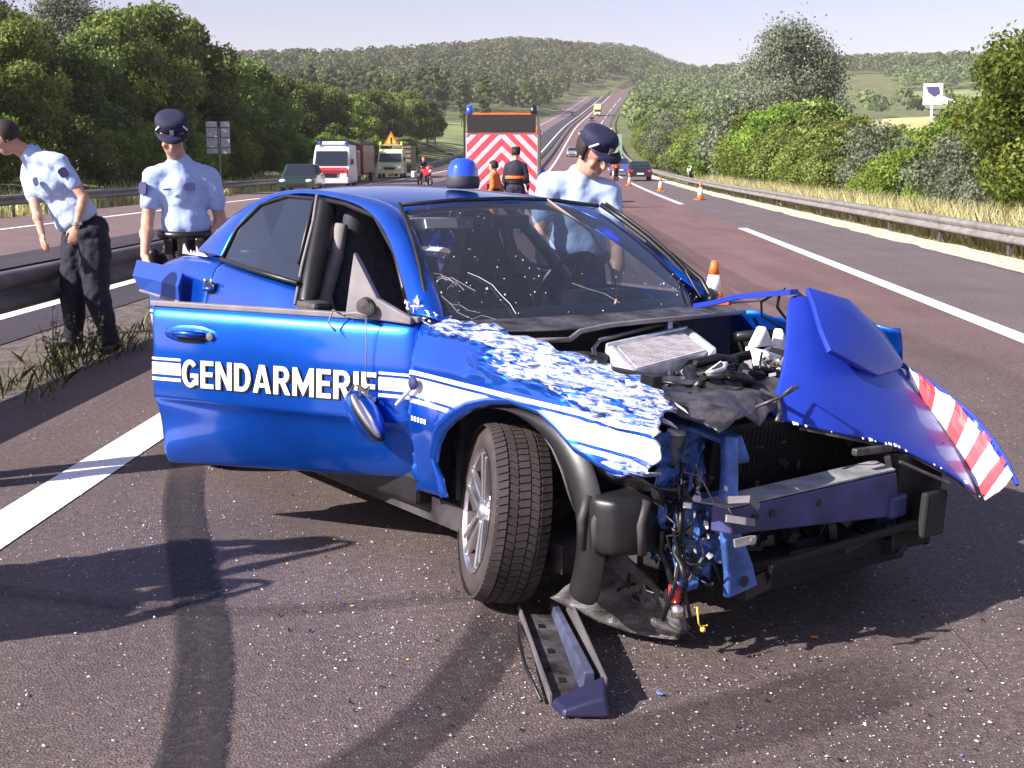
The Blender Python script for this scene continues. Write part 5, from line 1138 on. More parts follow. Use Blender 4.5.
# ---------------------------------------------------------------- people
_cl = bpy.data.textures.new('folds', 'CLOUDS'); _cl.noise_scale = .09; _cl.noise_depth = 2
def organic(q, name, m, parent, vox, org, disp=0, smooth=4, **k):
    V = [Vector(v) - org for v in q.V]
    me = bpy.data.meshes.new(name); me.from_pydata(V, [], q.F); me.materials.append(m); me.update()
    o = bpy.data.objects.new(name, me); COL.objects.link(o); o.parent = parent
    r = o.modifiers.new('r', 'REMESH'); r.mode = 'VOXEL'; r.voxel_size = vox; r.use_smooth_shade = True
    s = o.modifiers.new('s', 'SMOOTH'); s.factor = .5; s.iterations = smooth
    if disp:
        d_ = o.modifiers.new('d', 'DISPLACE'); d_.texture = _cl; d_.strength = disp; d_.mid_level = .5; d_.texture_coords = 'LOCAL'
    return o
def frame(z, x):
    z = Vector(z).normalized(); x = Vector(x); x = (x - z * x.dot(z)).normalized(); y = z.cross(x); return Matrix((x, y, z)).transposed()
def person(label, J, face, sh='shirt', tr='trouser', cap=None, hairm='hair', sleeve=.62, vox=.011, group=None, belly=0, grip=.8, bulk=1.0):
    """J: world joints. face: direction the head looks. The body is one surface, clothes are shells over it."""
    J = {k: Vector(v) for k, v in J.items()}
    root = empty('person', (*((J['aL'] + J['aR']) / 2).xy, min(J['aL'].z, J['aR'].z) - .08), label=label, cat='person', group=group); O = Vector(root.location)
    hd, nk, ch, pv = J['head'], J['neck'], J['chest'], J['pelvis']
    side = (J['sR'] - J['sL']).normalized(); up = (nk - pv).normalized(); fwd = up.cross(side).normalized()
    fc = Vector(face).normalized(); hup = (Vector((0, 0, 1)) - fc * fc.z).normalized() if abs(fc.z) < .95 else up
    hs = hup.cross(fc).normalized() * -1                     # person's left-right axis of the head
    HR = Matrix((hs, fc, hup)).transposed()                  # x side, y face, z up
    if HR.determinant() < 0: HR = Matrix((-hs, fc, hup)).transposed()
    h = lambda x, y, z: hd + HR @ Vector((x, y, z))
    body = B()
    body.ell(h(0, -.008, .02), (.076, .096, .10), HR); body.ell(h(0, .028, -.055), (.056, .064, .072), HR); body.ell(h(0, .052, -.095), (.030, .028, .026), HR)
    body.cap_(h(0, .090, .018), h(0, .112, -.022), .009, .014); body.ell(h(0, .108, -.026), (.018, .012, .010), HR)
    body.ell(h(0, .082, .028), (.05, .014, .010), HR); body.ell(h(0, .086, -.058), (.024, .012, .006), HR); body.ell(h(0, .083, -.070), (.021, .012, .006), HR)
    for s in (-1, 1):
        body.ell(h(s * .079, -.008, -.012), (.008, .02, .032), HR); body.ell(h(s * .043, .062, -.03), (.022, .02, .022), HR)
    body.cap_(h(0, -.02, -.06), nk - up * .03, .056, .062)
    TR = Matrix((side, fwd, up)).transposed()
    if TR.determinant() < 0: TR = Matrix((-side, fwd, up)).transposed()
    def torso(q, g):
        q.ell(ch + up * .02, (.150 * bulk + g, .105 * bulk + g, .20 + g), TR); q.ell((ch * .5 + pv * .5), (.145 * bulk + g + belly * .2, .10 * bulk + g + belly * .5, .17 + g), TR)
        q.ell(pv + up * .15, (.152 * bulk + g, .112 * bulk + g + belly * .4, .10 + g * .5), TR)
        if belly: q.ell((ch * .4 + pv * .6) + fwd * belly * (1 if fwd.dot(fc) > -2 else -1), (.14 + g, .10 + g, .13 + g), TR)
        q.cap_(J['sL'] - up * .02 + side * .03, J['sR'] - up * .02 - side * .03, .044 + g * 1.6, .044 + g * 1.6)
        q.cap_(nk - up * .02, ch + up * .08, .068 + g, .11 + g)
    torso(body, 0)
    body.ell(pv, (.155, .11, .13), TR)
    arms = B()
    def hand(q, wr, dr, palm):
        dr = Vector(dr).normalized(); p = Vector(palm); p = (p - dr * p.dot(dr)).normalized(); x = dr.cross(p)
        Hm = Matrix((x, p, dr)).transposed(); q.ell(wr + dr * .05, (.040, .017, .052), Hm)
        for i, (ox, l) in enumerate(((-.030, .062), (-.010, .075), (.011, .070), (.030, .054))):
            a = wr + dr * .085 + x * ox; bnd = grip * (.75 + .12 * i); m1 = a + (dr * math.cos(bnd * .5) + p * math.sin(bnd * .5)) * l * .5
            m2 = m1 + (dr * math.cos(bnd * 1.2) + p * math.sin(bnd * 1.2)) * l * .42; q.cap_(a, m1, .0095, .009, 8); q.cap_(m1, m2, .009, .0075, 8)
        a = wr + dr * .025 - x * .033; m1 = a + (dr * .75 - x * .55 + p * .35).normalized() * .042; q.cap_(a, m1, .013, .011, 8); q.cap_(m1, m1 + (dr * .9 + p * .3).normalized() * .03, .011, .0085, 8)
    for s in 'LR':
        sh_, el, wr = J['s' + s], J['e' + s], J['w' + s]
        body.cap_(sh_ - up * .01, el, .047, .040); body.cap_(el, wr, .042, .027); body.ell(el * .6 + wr * .4, (.046, .044, .06), frame(wr - el, side))
        dr = J.get('h' + s, wr + (wr - el) * .3) - wr; hand(body, wr, dr, (pv - wr) if (pv - wr).length > .1 else fwd)
        hp, kn, an = J['l' + s], J['k' + s], J['a' + s]
        body.cap_(hp, kn, .08, .055); body.cap_(kn, an, .055, .038); body.ell(kn * .7 + an * .3, (.056, .06, .1), frame(an - kn, side))
        ft = Vector(J.get('t' + s, an + fwd * .16)); body.cap_(an - Vector((0, 0, .03)), ft, .028, .024)
    organic(body, 'body', M['skin'], root, vox * .8, O, 0, 2)
    c = B(); torso(c, .016)
    for s in 'LR':
        sh_, el = J['s' + s], J['e' + s]; c.cap_(nk - up * .045, sh_ - up * .008, .070, .070); c.cap_(sh_ - up * .01, sh_.lerp(el, sleeve), .068, .061 if sleeve < .9 else .055)
        if sleeve > .9: c.cap_(el, J['w' + s], .056, .042)
    shirt = organic(c, 'shirt' if sh == 'shirt' else 'jacket', M[sh], root, vox, O, .026, 11)
    for s in (-1, 1):     # collar points and placket
        q = B(); a = nk + fwd * .055 - O; q.hexa([a + side * s * .005 - up * .035, a + side * s * .06 + up * .00 - up * .045, a + side * s * .065 + up * .02, a + side * s * .01 + up * .015] + [v + fwd * .012 for v in (a + side * s * .005 - up * .035, a + side * s * .06 - up * .045, a + side * s * .065 + up * .02, a + side * s * .01 + up * .015)])
        q.build('collar', M[sh], root)
    t = B(); t.ell(pv - up * .0, (.168 * bulk, .122 * bulk, .13), TR); t.ell(pv + up * .07, (.160, .118, .07), TR)
    for s in 'LR':
        hp, kn, an = J['l' + s], J['k' + s], J['a' + s]
        t.cap_(hp, kn, .100 * bulk, .078 * bulk); t.cap_(kn, an + (kn - an) * .06, .080 * bulk, .074)
    organic(t, 'trousers', M[tr], root, vox, O, .03, 4)
    for s in 'LR':
        an = J['a' + s]; ft = Vector(J.get('t' + s, an + fwd * .16)); dr = ft - an; dr.z = 0; dr.normalize(); q = B()
        g = an.z - .08; q.cap_(Vector((an.x, an.y, g + .05)) - dr * .05, Vector((an.x, an.y, g + .045)) + dr * .15, .05, .043); q.cap_(an + Vector((0, 0, .05)), Vector((an.x, an.y, g + .06)), .055, .055)
        organic(q, 'shoe', M['leather'], root, vox, O, 0, 2)
    bl = B(); bm = frame(up, side); prof = [(0, -.025), (1, -.025), (1.05, 0), (1, .025), (0, .025)]
    bl.V = []; bl.F = []; bl.lathe([(r, z) for r, z in prof], n=28); bl.V = [tuple((pv + up * .105 - O) + TR @ Vector((v[0] * .176, v[1] * (.132 + belly * .6), v[2]))) for v in bl.V]
    belt = bl.build('belt', M['leather'], root, smooth=True)
    q = B(); q.box((0, 0, 0), (.05, .012, .042)); q.V = [tuple(pv + up * .105 + fwd * (.138 + belly * .6) - O + TR @ Vector(v)) for v in q.V]; q.build('buckle', M['alloy'], belt)
    # hair, eyes, cap
    q = B(); q.ell(h(0, -.018, .034), (.083, .098, .098), HR); hr = [v for v in q.V]
    q = B(); q.ell((0, 0, 0), (1, 1, 1), n=20, k=14); keep = []
    for v in q.V: v = Vector(v); keep.append(v)
    V = [h(0, -.014, .03) - O + HR @ Vector((v.x * .084, v.y * .102, v.z * .10)) for v in keep]
    F = [f for f in q.F if all(not (keep[i].y > .35 and keep[i].z < .42) and keep[i].z > -.75 and (not cap or keep[i].z < .45) for i in f)]
    if hairm: mk('hair', V, F, M[hairm], root, smooth=True, solid=.012, off=1)
    q = B()
    for s in (-1, 1): q.ell(h(s * .031, .083, .006) - O, (.011, .006, .006), HR)
    q.build('eyes', M['leather'], root)
    if cap:
        q = B(); q.lathe([(.0, .088), (.055, .087), (.090, .080), (.101, .062), (.101, .040), (.098, .012), (.094, .01)], n=28)
        q.V = [tuple(h(0, -.004, 0) - O + HR @ Vector((v[0] * .97, v[1] * 1.08, v[2] + .050))) for v in q.V]; cp = q.build('cap', M['cap'] if cap != 'helmet' else M['orange'], root, smooth=True)
        if cap == 'cap':
            V = []; F = []
            for i in range(13):
                a = math.pi * i / 12
                V.append(h(.098 * math.cos(a), .060 + .045 * math.sin(a), .064) - O); V.append(h(.088 * math.cos(a), .080 + .092 * math.sin(a), .056 - .016 * math.sin(a)) - O)
            F = [(2 * i, 2 * i + 2, 2 * i + 3, 2 * i + 1) for i in range(12)]
            mk('peak', V, F, M['cap'], cp, smooth=True, solid=.005)
            q = B(); q.box(h(0, .110, .080) - O, (.024, .008, .036), HR.to_euler()); q.build('cap_badge', M['alloy'], cp)
            for s in (-1, 1):
                q = B()
                P = [h(s * .098 * .97 * math.cos(t_) * 1.02, .108 * math.sin(t_) * 1.04, .062 + k) - O for t_, k in ((.35, .0), (.55, .022), (.75, .044))]
                q.tube(P, .0055, 6); q.build('cap_stripe', M['whiter'], cp)
    return root, dict(O=O, side=side, up=up, fwd=fwd, TR=TR, h=h, HR=HR)

def badge(root, I, p, n, sx, sz, m, name='badge', up=None):
    n = Vector(n).normalized(); u = Vector(up) if up else I['up']; u = (u - n * n.dot(u)).normalized(); x = u.cross(n); q = B()
    c = Vector(p) - I['O']; P = [c + x * a * sx / 2 + u * b * sz / 2 for a, b in ((-1, -.4), (-.6, -.9), (.6, -.9), (1, -.4), (1, .7), (.5, 1), (-.5, 1), (-1, .7))]
    q.prism(P, n * .008); return q.build(name, M[m], root)

# officer holding the rear wing, cap on
ox, oy = -2.14, 7.7
J2 = dict(head=(-2.16, 7.60, 1.715), neck=(-2.15, 7.70, 1.555), chest=(-2.14, 7.72, 1.33), pelvis=(-2.13, 7.74, 1.0), sL=(-2.315, 7.68, 1.465), sR=(-1.975, 7.76, 1.465),
          eL=(-2.345, 7.62, 1.20), wL=(-2.315, 7.42, .985), hL=(-2.27, 7.33, .90), eR=(-1.93, 7.80, 1.19), wR=(-1.96, 7.62, .98), hR=(-1.99, 7.56, .90),
          lL=(-2.23, 7.72, .93), lR=(-2.03, 7.76, .93), kL=(-2.24, 7.70, .49), kR=(-2.03, 7.73, .49), aL=(-2.25, 7.76, .10), aR=(-2.02, 7.80, .10), tL=(-2.27, 7.60, .045), tR=(-1.98, 7.64, .045))
r, I = person('policeman in pale blue shirt and dark cap standing behind the rear of the blue car', J2, (.22, -.80, -.50), cap='cap', belly=.04, vox=.011, bulk=.93)
badge(r, I, (-2.06, 7.585, 1.40), (.15, -1, .05), .065, .055, 'badge'); badge(r, I, (-2.355, 7.60, 1.39), (-.6, -.8, .1), .075, .085, 'badge'); badge(r, I, (-2.20, 7.58, 1.385), (-.1, -1, 0), .05, .012, 'badge', 'name_strip')
q = B(); q.box((0, 0, 0), (.07, .05, .16)); q.box((.11, -.03, .02), (.05, .04, .09)); q.box((-.09, 0, .01), (.06, .05, .10)); q.V = [tuple(Vector((-2.12, 7.60, 1.02)) - I['O'] + Vector(v)) for v in q.V]; q.build('belt_pouches', M['leather'], r, bevel=.01)
q = B(); q.cap_(Vector((-2.325, 7.63, .98)) - I['O'], Vector((-2.33, 7.65, .80)) - I['O'], .04, .028); q.build('holster', M['leather'], r, smooth=True)

for c_ in [r]: c_.location.x += .05
# officer bending forward at the left edge
J1 = dict(head=(-3.93, 9.50, 1.735), neck=(-3.79, 9.58, 1.625), chest=(-3.62, 9.64, 1.38), pelvis=(-3.42, 9.72, .99), sL=(-3.86, 9.72, 1.43), sR=(-3.52, 9.48, 1.56),
          eL=(-3.76, 9.56, 1.20), wL=(-3.68, 9.45, 1.00), hL=(-3.655, 9.40, .91), eR=(-3.335, 9.45, 1.28), wR=(-3.375, 9.36, 1.06), hR=(-3.40, 9.33, .96),
          lL=(-3.52, 9.76, .92), lR=(-3.35, 9.68, .92), kL=(-3.55, 9.68, .50), kR=(-3.34, 9.62, .50), aL=(-3.60, 9.76, .10), aR=(-3.27, 9.68, .10), tL=(-3.70, 9.63, .045), tR=(-3.30, 9.51, .045))
r, I = person('bareheaded policeman in pale blue shirt bending forward at the left edge of the picture', J1, (-.86, -.28, -.42), vox=.011, bulk=1.3)
badge(r, I, (-3.46, 9.40, 1.47), (.3, -.95, .1), .07, .08, 'badge')
badge(r, I, (-3.70, 9.46, 1.40), (-.5, -.9, 0), .05, .07, 'badge')
q = B(); q.lathe([(.036, -.014), (.042, -.01), (.042, .01), (.036, .014)], n=16); q.V = [tuple(Vector((-3.372, 9.368, 1.085)) - I['O'] + Vector(v)) for v in q.V]; q.build('wristwatch', M['alloy'], r)

# officer behind the windscreen
J3 = dict(head=(.445, 6.60, 1.60), neck=(.375, 6.68, 1.485), chest=(.37, 6.74, 1.27), pelvis=(.37, 6.8, .95), sL=(.20, 6.70, 1.44), sR=(.53, 6.66, 1.40),
          eL=(.15, 6.62, 1.15), wL=(.20, 6.45, .90), eR=(.585, 6.62, 1.09), wR=(.56, 6.46, .88), lL=(.27, 6.8, .86), lR=(.45, 6.8, .86), kL=(.27, 6.78, .46), kR=(.46, 6.76, .46), aL=(.27, 6.84, .1), aR=(.47, 6.84, .1), tL=(.24, 6.7, .045), tR=(.5, 6.7, .045))
r, I = person('policeman in pale blue shirt and dark cap looking down behind the windscreen', J3, (.50, -.68, -.53), cap='cap', vox=.010)
badge(r, I, (.43, 6.565, 1.285), (.1, -1, .1), .05, .05, 'badge')

# three people left of the frame: two known by elbow and shadow, one added
def stand(x, y, fx, fy, hgt=1.75, arm=0):
    f = Vector((fx, fy, 0)).normalized(); s = Vector((f.y, -f.x, 0)) ; k = hgt / 1.75; P = lambda a, b, z: Vector((x, y, 0)) + s * a + f * b + Vector((0, 0, z * k))
    J = dict(head=P(0, .04, 1.62), neck=P(0, 0, 1.46), chest=P(0, 0, 1.25), pelvis=P(0, 0, .94), sL=P(-.19, 0, 1.39), sR=P(.19, 0, 1.39), eL=P(-.25, -.03, 1.12), eR=P(.25, -.03, 1.12), wL=P(-.25, .12, .9), wR=P(.25, .12, .9),
             lL=P(-.09, 0, .88), lR=P(.09, 0, .88), kL=P(-.1, .02, .49), kR=P(.1, .02, .49), aL=P(-.11, 0, .1), aR=P(.11, 0, .1), tL=P(-.13, .15, .045), tR=P(.13, .15, .045))
    if arm: J.update(eR=P(.22, .22, 1.27), wR=P(.1, .46, 1.42), eL=P(-.22, .22, 1.27), wL=P(-.06, .46, 1.42))
    return J
person('man in pale blue shirt whose elbow just shows at the left edge', stand(-2.78, 5.7, .6, .8, 1.7), (.5, .8, -.3), vox=.014)
J = stand(-3.25, 3.62, .9, .35, 1.80, 1); person('man just outside the left edge whose shadow lies on the asphalt in front', J, (.9, .3, -.2), vox=.014, bulk=1.6)

person('added shorter man outside the left edge, unseen, broadening the shadow on the asphalt', stand(-3.15, 3.28, .9, .4, 1.5, 1), (.9, .4, -.2), vox=.014, bulk=1.5)  # extra unseen figure, added to widen the shadow on the road
# ---------------------------------------------------------------- vehicles on the motorway
def car(label, loc, yaw, paint, L=4.2, Wd=1.7, H=1.42, name='car', cat='car', prof=None, group=None, lights=True, est=False):
    """front looks along -y before rotation"""
    root = empty(name, loc, (0, 0, yaw), label=label, cat=cat, group=group)
    hw = Wd / 2; prof = prof or [(-.5, .32), (-.5, .58), (-.46, .70), (-.25, .82), (-.08, H), (.22, H), (.38 if not est else .44, .98), (.48, .94), (.5, .6), (.5, .3)]
    V = []; n = len(prof)
    for s in (-1, -.86, .86, 1):
        for y, z in prof:
            tp = max(0, (z - .85) / max(.1, H - .85)); x = hw * (s if abs(s) < 1 else s) * (1 - .2 * tp); zz = z - (.05 if abs(s) == 1 and z > .6 else 0); V.append((x, y * L, zz))
    F = [(k * n + i, k * n + i + 1, (k + 1) * n + i + 1, (k + 1) * n + i) for k in range(3) for i in range(n - 1)]
    F += [tuple(range(n - 1, -1, -1)), tuple(range(3 * n, 4 * n)), tuple([k * n for k in range(4)]), tuple([k * n + n - 1 for k in (3, 2, 1, 0)])]
    mk('body', V, F, paint, root, bevel=.03)
    b0, t0, t1, b1 = prof[3], prof[4], prof[5], prof[6]
    def lerp(a, b, f): return (a[0] + (b[0] - a[0]) * f, a[1] + (b[1] - a[1]) * f)
    def xx(z): return hw * .86 * (1 - .2 * max(0, (z - .85) / max(.1, H - .85)))
    for nm, a, b, o in (('windscreen', b0, t0, -1), ('rear_window', b1, t1, 1)):
        p, q_ = lerp(a, b, .12), lerp(a, b, .9); m_ = B(); n_ = Vector((0, (b[1] - a[1]) * -1 * (1 if o < 0 else -1), abs((b[0] - a[0]) * L))).normalized() * .012
        m_.prism([Vector((-xx(p[1]) * .95, p[0] * L, p[1])) + n_, Vector((xx(p[1]) * .95, p[0] * L, p[1])) + n_, Vector((xx(q_[1]) * .93, q_[0] * L, q_[1])) + n_, Vector((-xx(q_[1]) * .93, q_[0] * L, q_[1])) + n_], n_ * .5); m_.build(nm, M['dglass'], root)
    for s in (-1, 1):
        m_ = B(); zs = [.88, .88, H - .1, H - .1]; ysd_ = [lerp(b0, t0, .2)[0] + .04, lerp(b1, t1, .2)[0] - .04, t1[0] - .01, t0[0] + .03]
        m_.prism([Vector((s * (hw * (1 - .2 * max(0, (z - .85) / (H - .85))) + .004), y * L, z)) for y, z in zip(ysd_, zs)], (s * .006, 0, 0)); m_.build('side_window', M['dglass'], root)
        for y in (-.31, .31):
            m_ = B(); m_.lathe([(.12, -.09), (.3, -.09), (.32, -.05), (.32, .05), (.3, .09), (.0, .09)], n=18, axis='X'); m_.m(1).lathe([(.0, s * .095), (.19, s * .095), (.2, s * .05)], n=12, axis='X')
            o = m_.build('wheel', [M['rubber'], M['alloy']], root); o.location = (s * (hw - .1), y * L, .32)
        m_ = B(); m_.ell((s * hw * .72, -.492 * L, .63), (.16, .07, .08)); m_.build('headlight', M['whiter'], root)
        m_ = B(); m_.box((s * hw * .78, .495 * L, .72), (.2, .06, .16)); m_.build('tail_light', M['redp'], root)
    m_ = B(); m_.box((0, -.505 * L, .42), (.9, .03, .12)); m_.build('grille', M['black'], root)
    m_ = B(); m_.box((0, .505 * L, .52), (.5, .02, .11)); m_.build('number_plate', M['whiter'], root)
    return root
RH = -.047   # heading of the road near us
def on(u, y, z=0): return W(u, y, z)
car('dark green saloon facing us on the far left beside the ambulance', on(-13.3, 60), RH + .08, M['darkgreen'], 4.3, 1.75)
car('black hatchback seen from behind, stopped on the right shoulder between the cones', on(4.95, 90), RH, M['blackp'], 3.8, 1.66, 1.40, est=True) .rotation_euler.z = math.pi + RH
def away(u, y): return (on(u, y), math.pi - .07)
def traffic(label, u, y, m, toward=False, **k):
    r = car(label, on(u, y), 0, m, **k); sl_ = float(XC(y + 5) - XC(y - 5)) / 10; pz = float(ZC(y + 5) - ZC(y - 5)) / 10
    r.rotation_euler = (math.atan(pz) * (1 if toward else -1), 0, -math.atan(sl_) + (0 if toward else math.pi)); return r
traffic('dark blue car with red tail lights ahead of the black hatchback', 4.2, 108, M['bluecar'], H=1.5)
traffic('silver green car facing us farther up our carriageway', -.4, 186, M['silver'], toward=True)
traffic('dark car right behind the silver green one', .7, 203, M['blackp'], toward=True)
traffic('small silver car alone in the middle of the climb', .2, 272, M['silver'], toward=True)
traffic('small dark car high up the climb below the yellow lorry', .8, 385, M['blackp'], toward=True)
traffic('tiny dark car on the opposite carriageway high up the hill', -8, 440, M['blackp'], toward=True)
def lorry(label, u, y, m, cabm, w_=2.5, h_=3.4, L_=8, dz=0):
    sl_ = float(XC(y + 5) - XC(y - 5)) / 10; pz = float(ZC(y + 5) - ZC(y - 5)) / 10
    root = empty('lorry', on(u, y, dz), (math.atan(pz) , 0, -math.atan(sl_)), label=label, cat='lorry')
    q = B(); q.box((0, 1.5, .6 + h_ / 2), (w_, L_, h_ - .3)); q.build('box_body', m, root, bevel=.05)
    q = B(); q.box((0, -3.4, 1.6), (w_ - .1, 1.7, 2.3)); q.build('cab', cabm, root, bevel=.15)
    q = B(); q.box((0, -4.26, 2.0), (w_ - .4, .04, .8)); q.build('windscreen', M['dglass'], root)
    q = B(); q.box((0, 0, .75), (.9, L_ + 2, .3)); q.build('chassis', M['black'], root)
    for s in (-1, 1):
        for yy in (-3.2, 3.4):
            q = B(); q.lathe([(.2, -.14), (.48, -.14), (.5, 0), (.48, .14), (0, .14)], n=16, axis='X'); o = q.build('wheel', M['rubber'], root); o.location = (s * (w_ / 2 - .2), yy, .5)
        q = B(); q.box((s * .9, -4.27, .9), (.3, .05, .2)); q.build('headlight', M['whiter'], root)
    return root
lorry('pale yellow lorry near the top of the climb', .9, 440, M['yellowp'], M['yellowp'], h_=3.6)
o = lorry('pale green lorry behind the third officer\'s cap', 4.6, 150, mat('pale_green_tarpaulin', (.25, .38, .28), .6), M['whitep'], h_=3.3); o.rotation_euler.z += math.pi; o.rotation_euler.x *= -1

def van(label, loc, yaw, top, low, hood, L=5.4, Wd=2.0, H=2.5, name='van', cat='van'):
    root = empty(name, loc, (0, 0, yaw), label=label, cat=cat); hw = Wd / 2
    prof = [(-.5, .35), (-.5, .85), (-.47, 1.05), (-.36, 1.22), (-.24, H - .28), (-.16, H - .03), (.0, H), (.5, H), (.5, .35)]
    def body(pr, nm, m, g=0):
        V = []; n = len(pr)
        for s in (-1, 1):
            for y, z in pr: V.append((s * (hw + g) * (1 - .06 * max(0, z - 1.2)), y * L - g * (1 if y < 0 else -1), z))
        F = [(i, i + 1, n + i + 1, n + i) for i in range(n - 1)] + [(n - 1, 0, n, 2 * n - 1), tuple(range(n - 1, -1, -1)), tuple(range(n, 2 * n))]
        return mk(nm, V, F, m, root, bevel=.05)
    body(prof, 'body', top)
    q = B(); q.box((0, -.485 * L, .98), (Wd * .99, .30, .26)); q.box((0, -.36 * L, 1.14), (Wd * .9, 1.2, .14), (math.radians(10), 0, 0)); q.build('bonnet', hood, root, bevel=.05)
    q = B(); q.box((0, -.505 * L, .52), (Wd * 1.01, .2, .34)); q.build('bumper', low, root, bevel=.05)
    y0, z0, y1, z1 = -.355 * L, 1.30, -.245 * L, H - .36
    q = B(); q.prism([(-hw * .88, y0 - .05, z0), (hw * .88, y0 - .05, z0), (hw * .84, y1 - .05, z1), (-hw * .84, y1 - .05, z1)], (0, -.02, .012)); q.build('windscreen', M['dglass'], root)
    q = B(); q.box((0, -.507 * L - .1, .76), (.8, .05, .16)); q.build('grille', M['black'], root)
    for s in (-1, 1):
        q = B(); q.box((s * hw * .74, -.507 * L - .06, .80), (.34, .06, .2)); q.build('headlight', M['whiter'], root)
        q = B(); q.box((s * (hw + .12), -.30 * L, 1.5), (.14, .1, .3)); q.build('door_mirror', M['black'], root)
        q = B(); q.prism([(s * (hw * .985), -.28 * L, 1.3), (s * (hw * .985), -.1 * L, 1.3), (s * (hw * .94), -.1 * L, 1.9), (s * (hw * .94), -.21 * L, 1.9)], (s * .02, 0, 0)); q.build('side_window', M['dglass'], root)
        for yy in (-.32, .32):
            q = B(); q.lathe([(.15, -.1), (.32, -.1), (.34, 0), (.32, .1), (0, .1)], n=16, axis='X'); o = q.build('wheel', M['rubber'], root); o.location = (s * (hw - .12), yy * L, .34)
    return root
amb = van('white ambulance with red bonnet and blue roof beacons parked on the opposite side', on(-13.2, 68), RH + .08, M['whitep'], M['whitep'], M['redp'], H=2.42, name='ambulance', cat='ambulance')
for s in (-.7, .75):
    q = B(); q.lathe([(.0, .22), (.09, .18), (.12, .0), (.0, 0)], n=14, c=(s, -1.0, 2.40)); q.build('blue_beacon', M['bluel'], amb, smooth=True)
q = B(); q.box((.1, -.9, 2.50), (1.3, .3, .18)); q.build('roof_light_bar', M['whitep'], amb, bevel=.04)
q = B(); q.box((0, -2.86, .98), (1.6, .02, .07)); q.build('bonnet_lettering_strip', M['badge'], amb)
M['dred'] = mat('dark_red_paint', (.22, .035, .03), .4, coat=.3, var=.2)
ft = lorry('dark red fire engine standing just behind the ambulance', -13.9, 87, M['dred'], M['dred'], h_=2.7, L_=6); ft['category'] = 'fire engine'; ft.name = 'fire_engine'
ft.location.x -= 1.7; ft.scale = (.75, .8, .8)
q = B(); q.box((0, 1, 3.35), (2.0, 5, .35)); q.build('grey_roof_locker', M['galvdull'], ft)
sv = van('pale green service van with a warning triangle on its roof', on(-14.6, 99), RH + .06, M['grn'], M['grn'], M['grn'], H=2.3)
q = B(); q.prism([(-.62, -.6, 2.6), (.62, -.6, 2.6), (0, -.6, 3.7)], (0, .06, 0)); tri = q.build('warning_triangle', M['orange'], sv)
q = B(); q.prism([(-.42, -.625, 2.72), (.42, -.625, 2.72), (0, -.625, 3.44)], (0, .02, 0)); q.build('triangle_face', M['yglow'], tri)
q = B(); q.box((0, -.645, 3.05), (.1, .02, .34)); q.box((0, -.645, 2.80), (.1, .02, .09)); q.build('exclamation_mark', M['leather'], tri)
q = B(); q.tube([(-.9, -.6, 2.25), (-.9, -.6, 2.6), (.9, -.6, 2.6), (.9, -.6, 2.25)], .04, 6); q.build('roof_frame', M['grn'], sv)
for s in (-.85, .85): q = B(); q.lathe([(0, .3), (.09, .25), (.1, 0), (0, 0)], n=12, c=(s, -.6, 2.6)); q.build('amber_beacon', M['yglow'], sv)
tr_ = empty('equipment_trailer', on(-14.3, 104), (0, 0, RH), label='tall brown trailer of road equipment beside the pale green van', cat='trailer')
q = B(); q.box((0, 0, 1.6), (1.6, 3, 1.9)); q.build('box_body', mat('rusty_brown_paint', (.20, .15, .10), .6, var=.4, scale=3), tr_, bevel=.05)
for s in (-1, 1):
    q = B(); q.beam((s * .6, -1.6, .7), (s * .6, -1.6, 3.4), .08, .08); q.build('ladder_rail', M['galv'], tr_)
    q = B(); q.lathe([(.1, -.1), (.3, -.1), (.3, .1), (0, .1)], n=14, axis='X'); o = q.build('wheel', M['rubber'], tr_); o.location = (s * .75, .3, .3)
for k in range(7): q = B(); q.beam((-.6, -1.6, .9 + k * .38), (.6, -1.6, .9 + k * .38), .05, .05); q.build('rung', M['galv'], tr_)
q = B(); q.box((0, 0, .5), (1.4, 3, .2)); q.build('chassis', M['black'], tr_)

# lorry with the big red and white chevron board
pl = empty('safety_lorry', on(-2.3, 40), (0, 0, math.radians(-3)), label='safety lorry whose red and white chevron board faces us behind the car roof', cat='lorry')
q = B(); q.box((0, 2.6, 1.5), (2.2, 4.6, 1.6)); q.build('load_body', M['orange'], pl, bevel=.03)
q = B(); q.box((0, 5.8, 1.7), (2.2, 1.8, 2.2)); q.build('cab', M['orange'], pl, bevel=.1)
q = B(); q.box((0, 3, .7), (.9, 7, .25)); q.build('chassis', M['black'], pl)
for s in (-1, 1):
    for yy in (1.2, 5.6): q = B(); q.lathe([(.2, -.14), (.44, -.14), (.46, 0), (.44, .14), (0, .14)], n=16, axis='X'); o = q.build('wheel', M['rubber'], pl); o.location = (s * .95, yy, .46)
q = B(); q.box((0, -.02, 1.45), (2.36, .06, 2.0)); brd = q.build('chevron_board', M['boardw'], pl)
def clip(P, x0, x1, z0, z1):
    for ax, lim, sg in ((0, x0, 1), (0, x1, -1), (1, z0, 1), (1, z1, -1)):
        out = []
        for i in range(len(P)):
            a, b = P[i - 1], P[i]; da, db = sg * (a[ax] - lim), sg * (b[ax] - lim)
            if (da >= 0) != (db >= 0): f = da / (da - db); out.append((a[0] + (b[0] - a[0]) * f, a[1] + (b[1] - a[1]) * f))
            if db >= 0: out.append(b)
        P = out
        if not P: return P
    return P
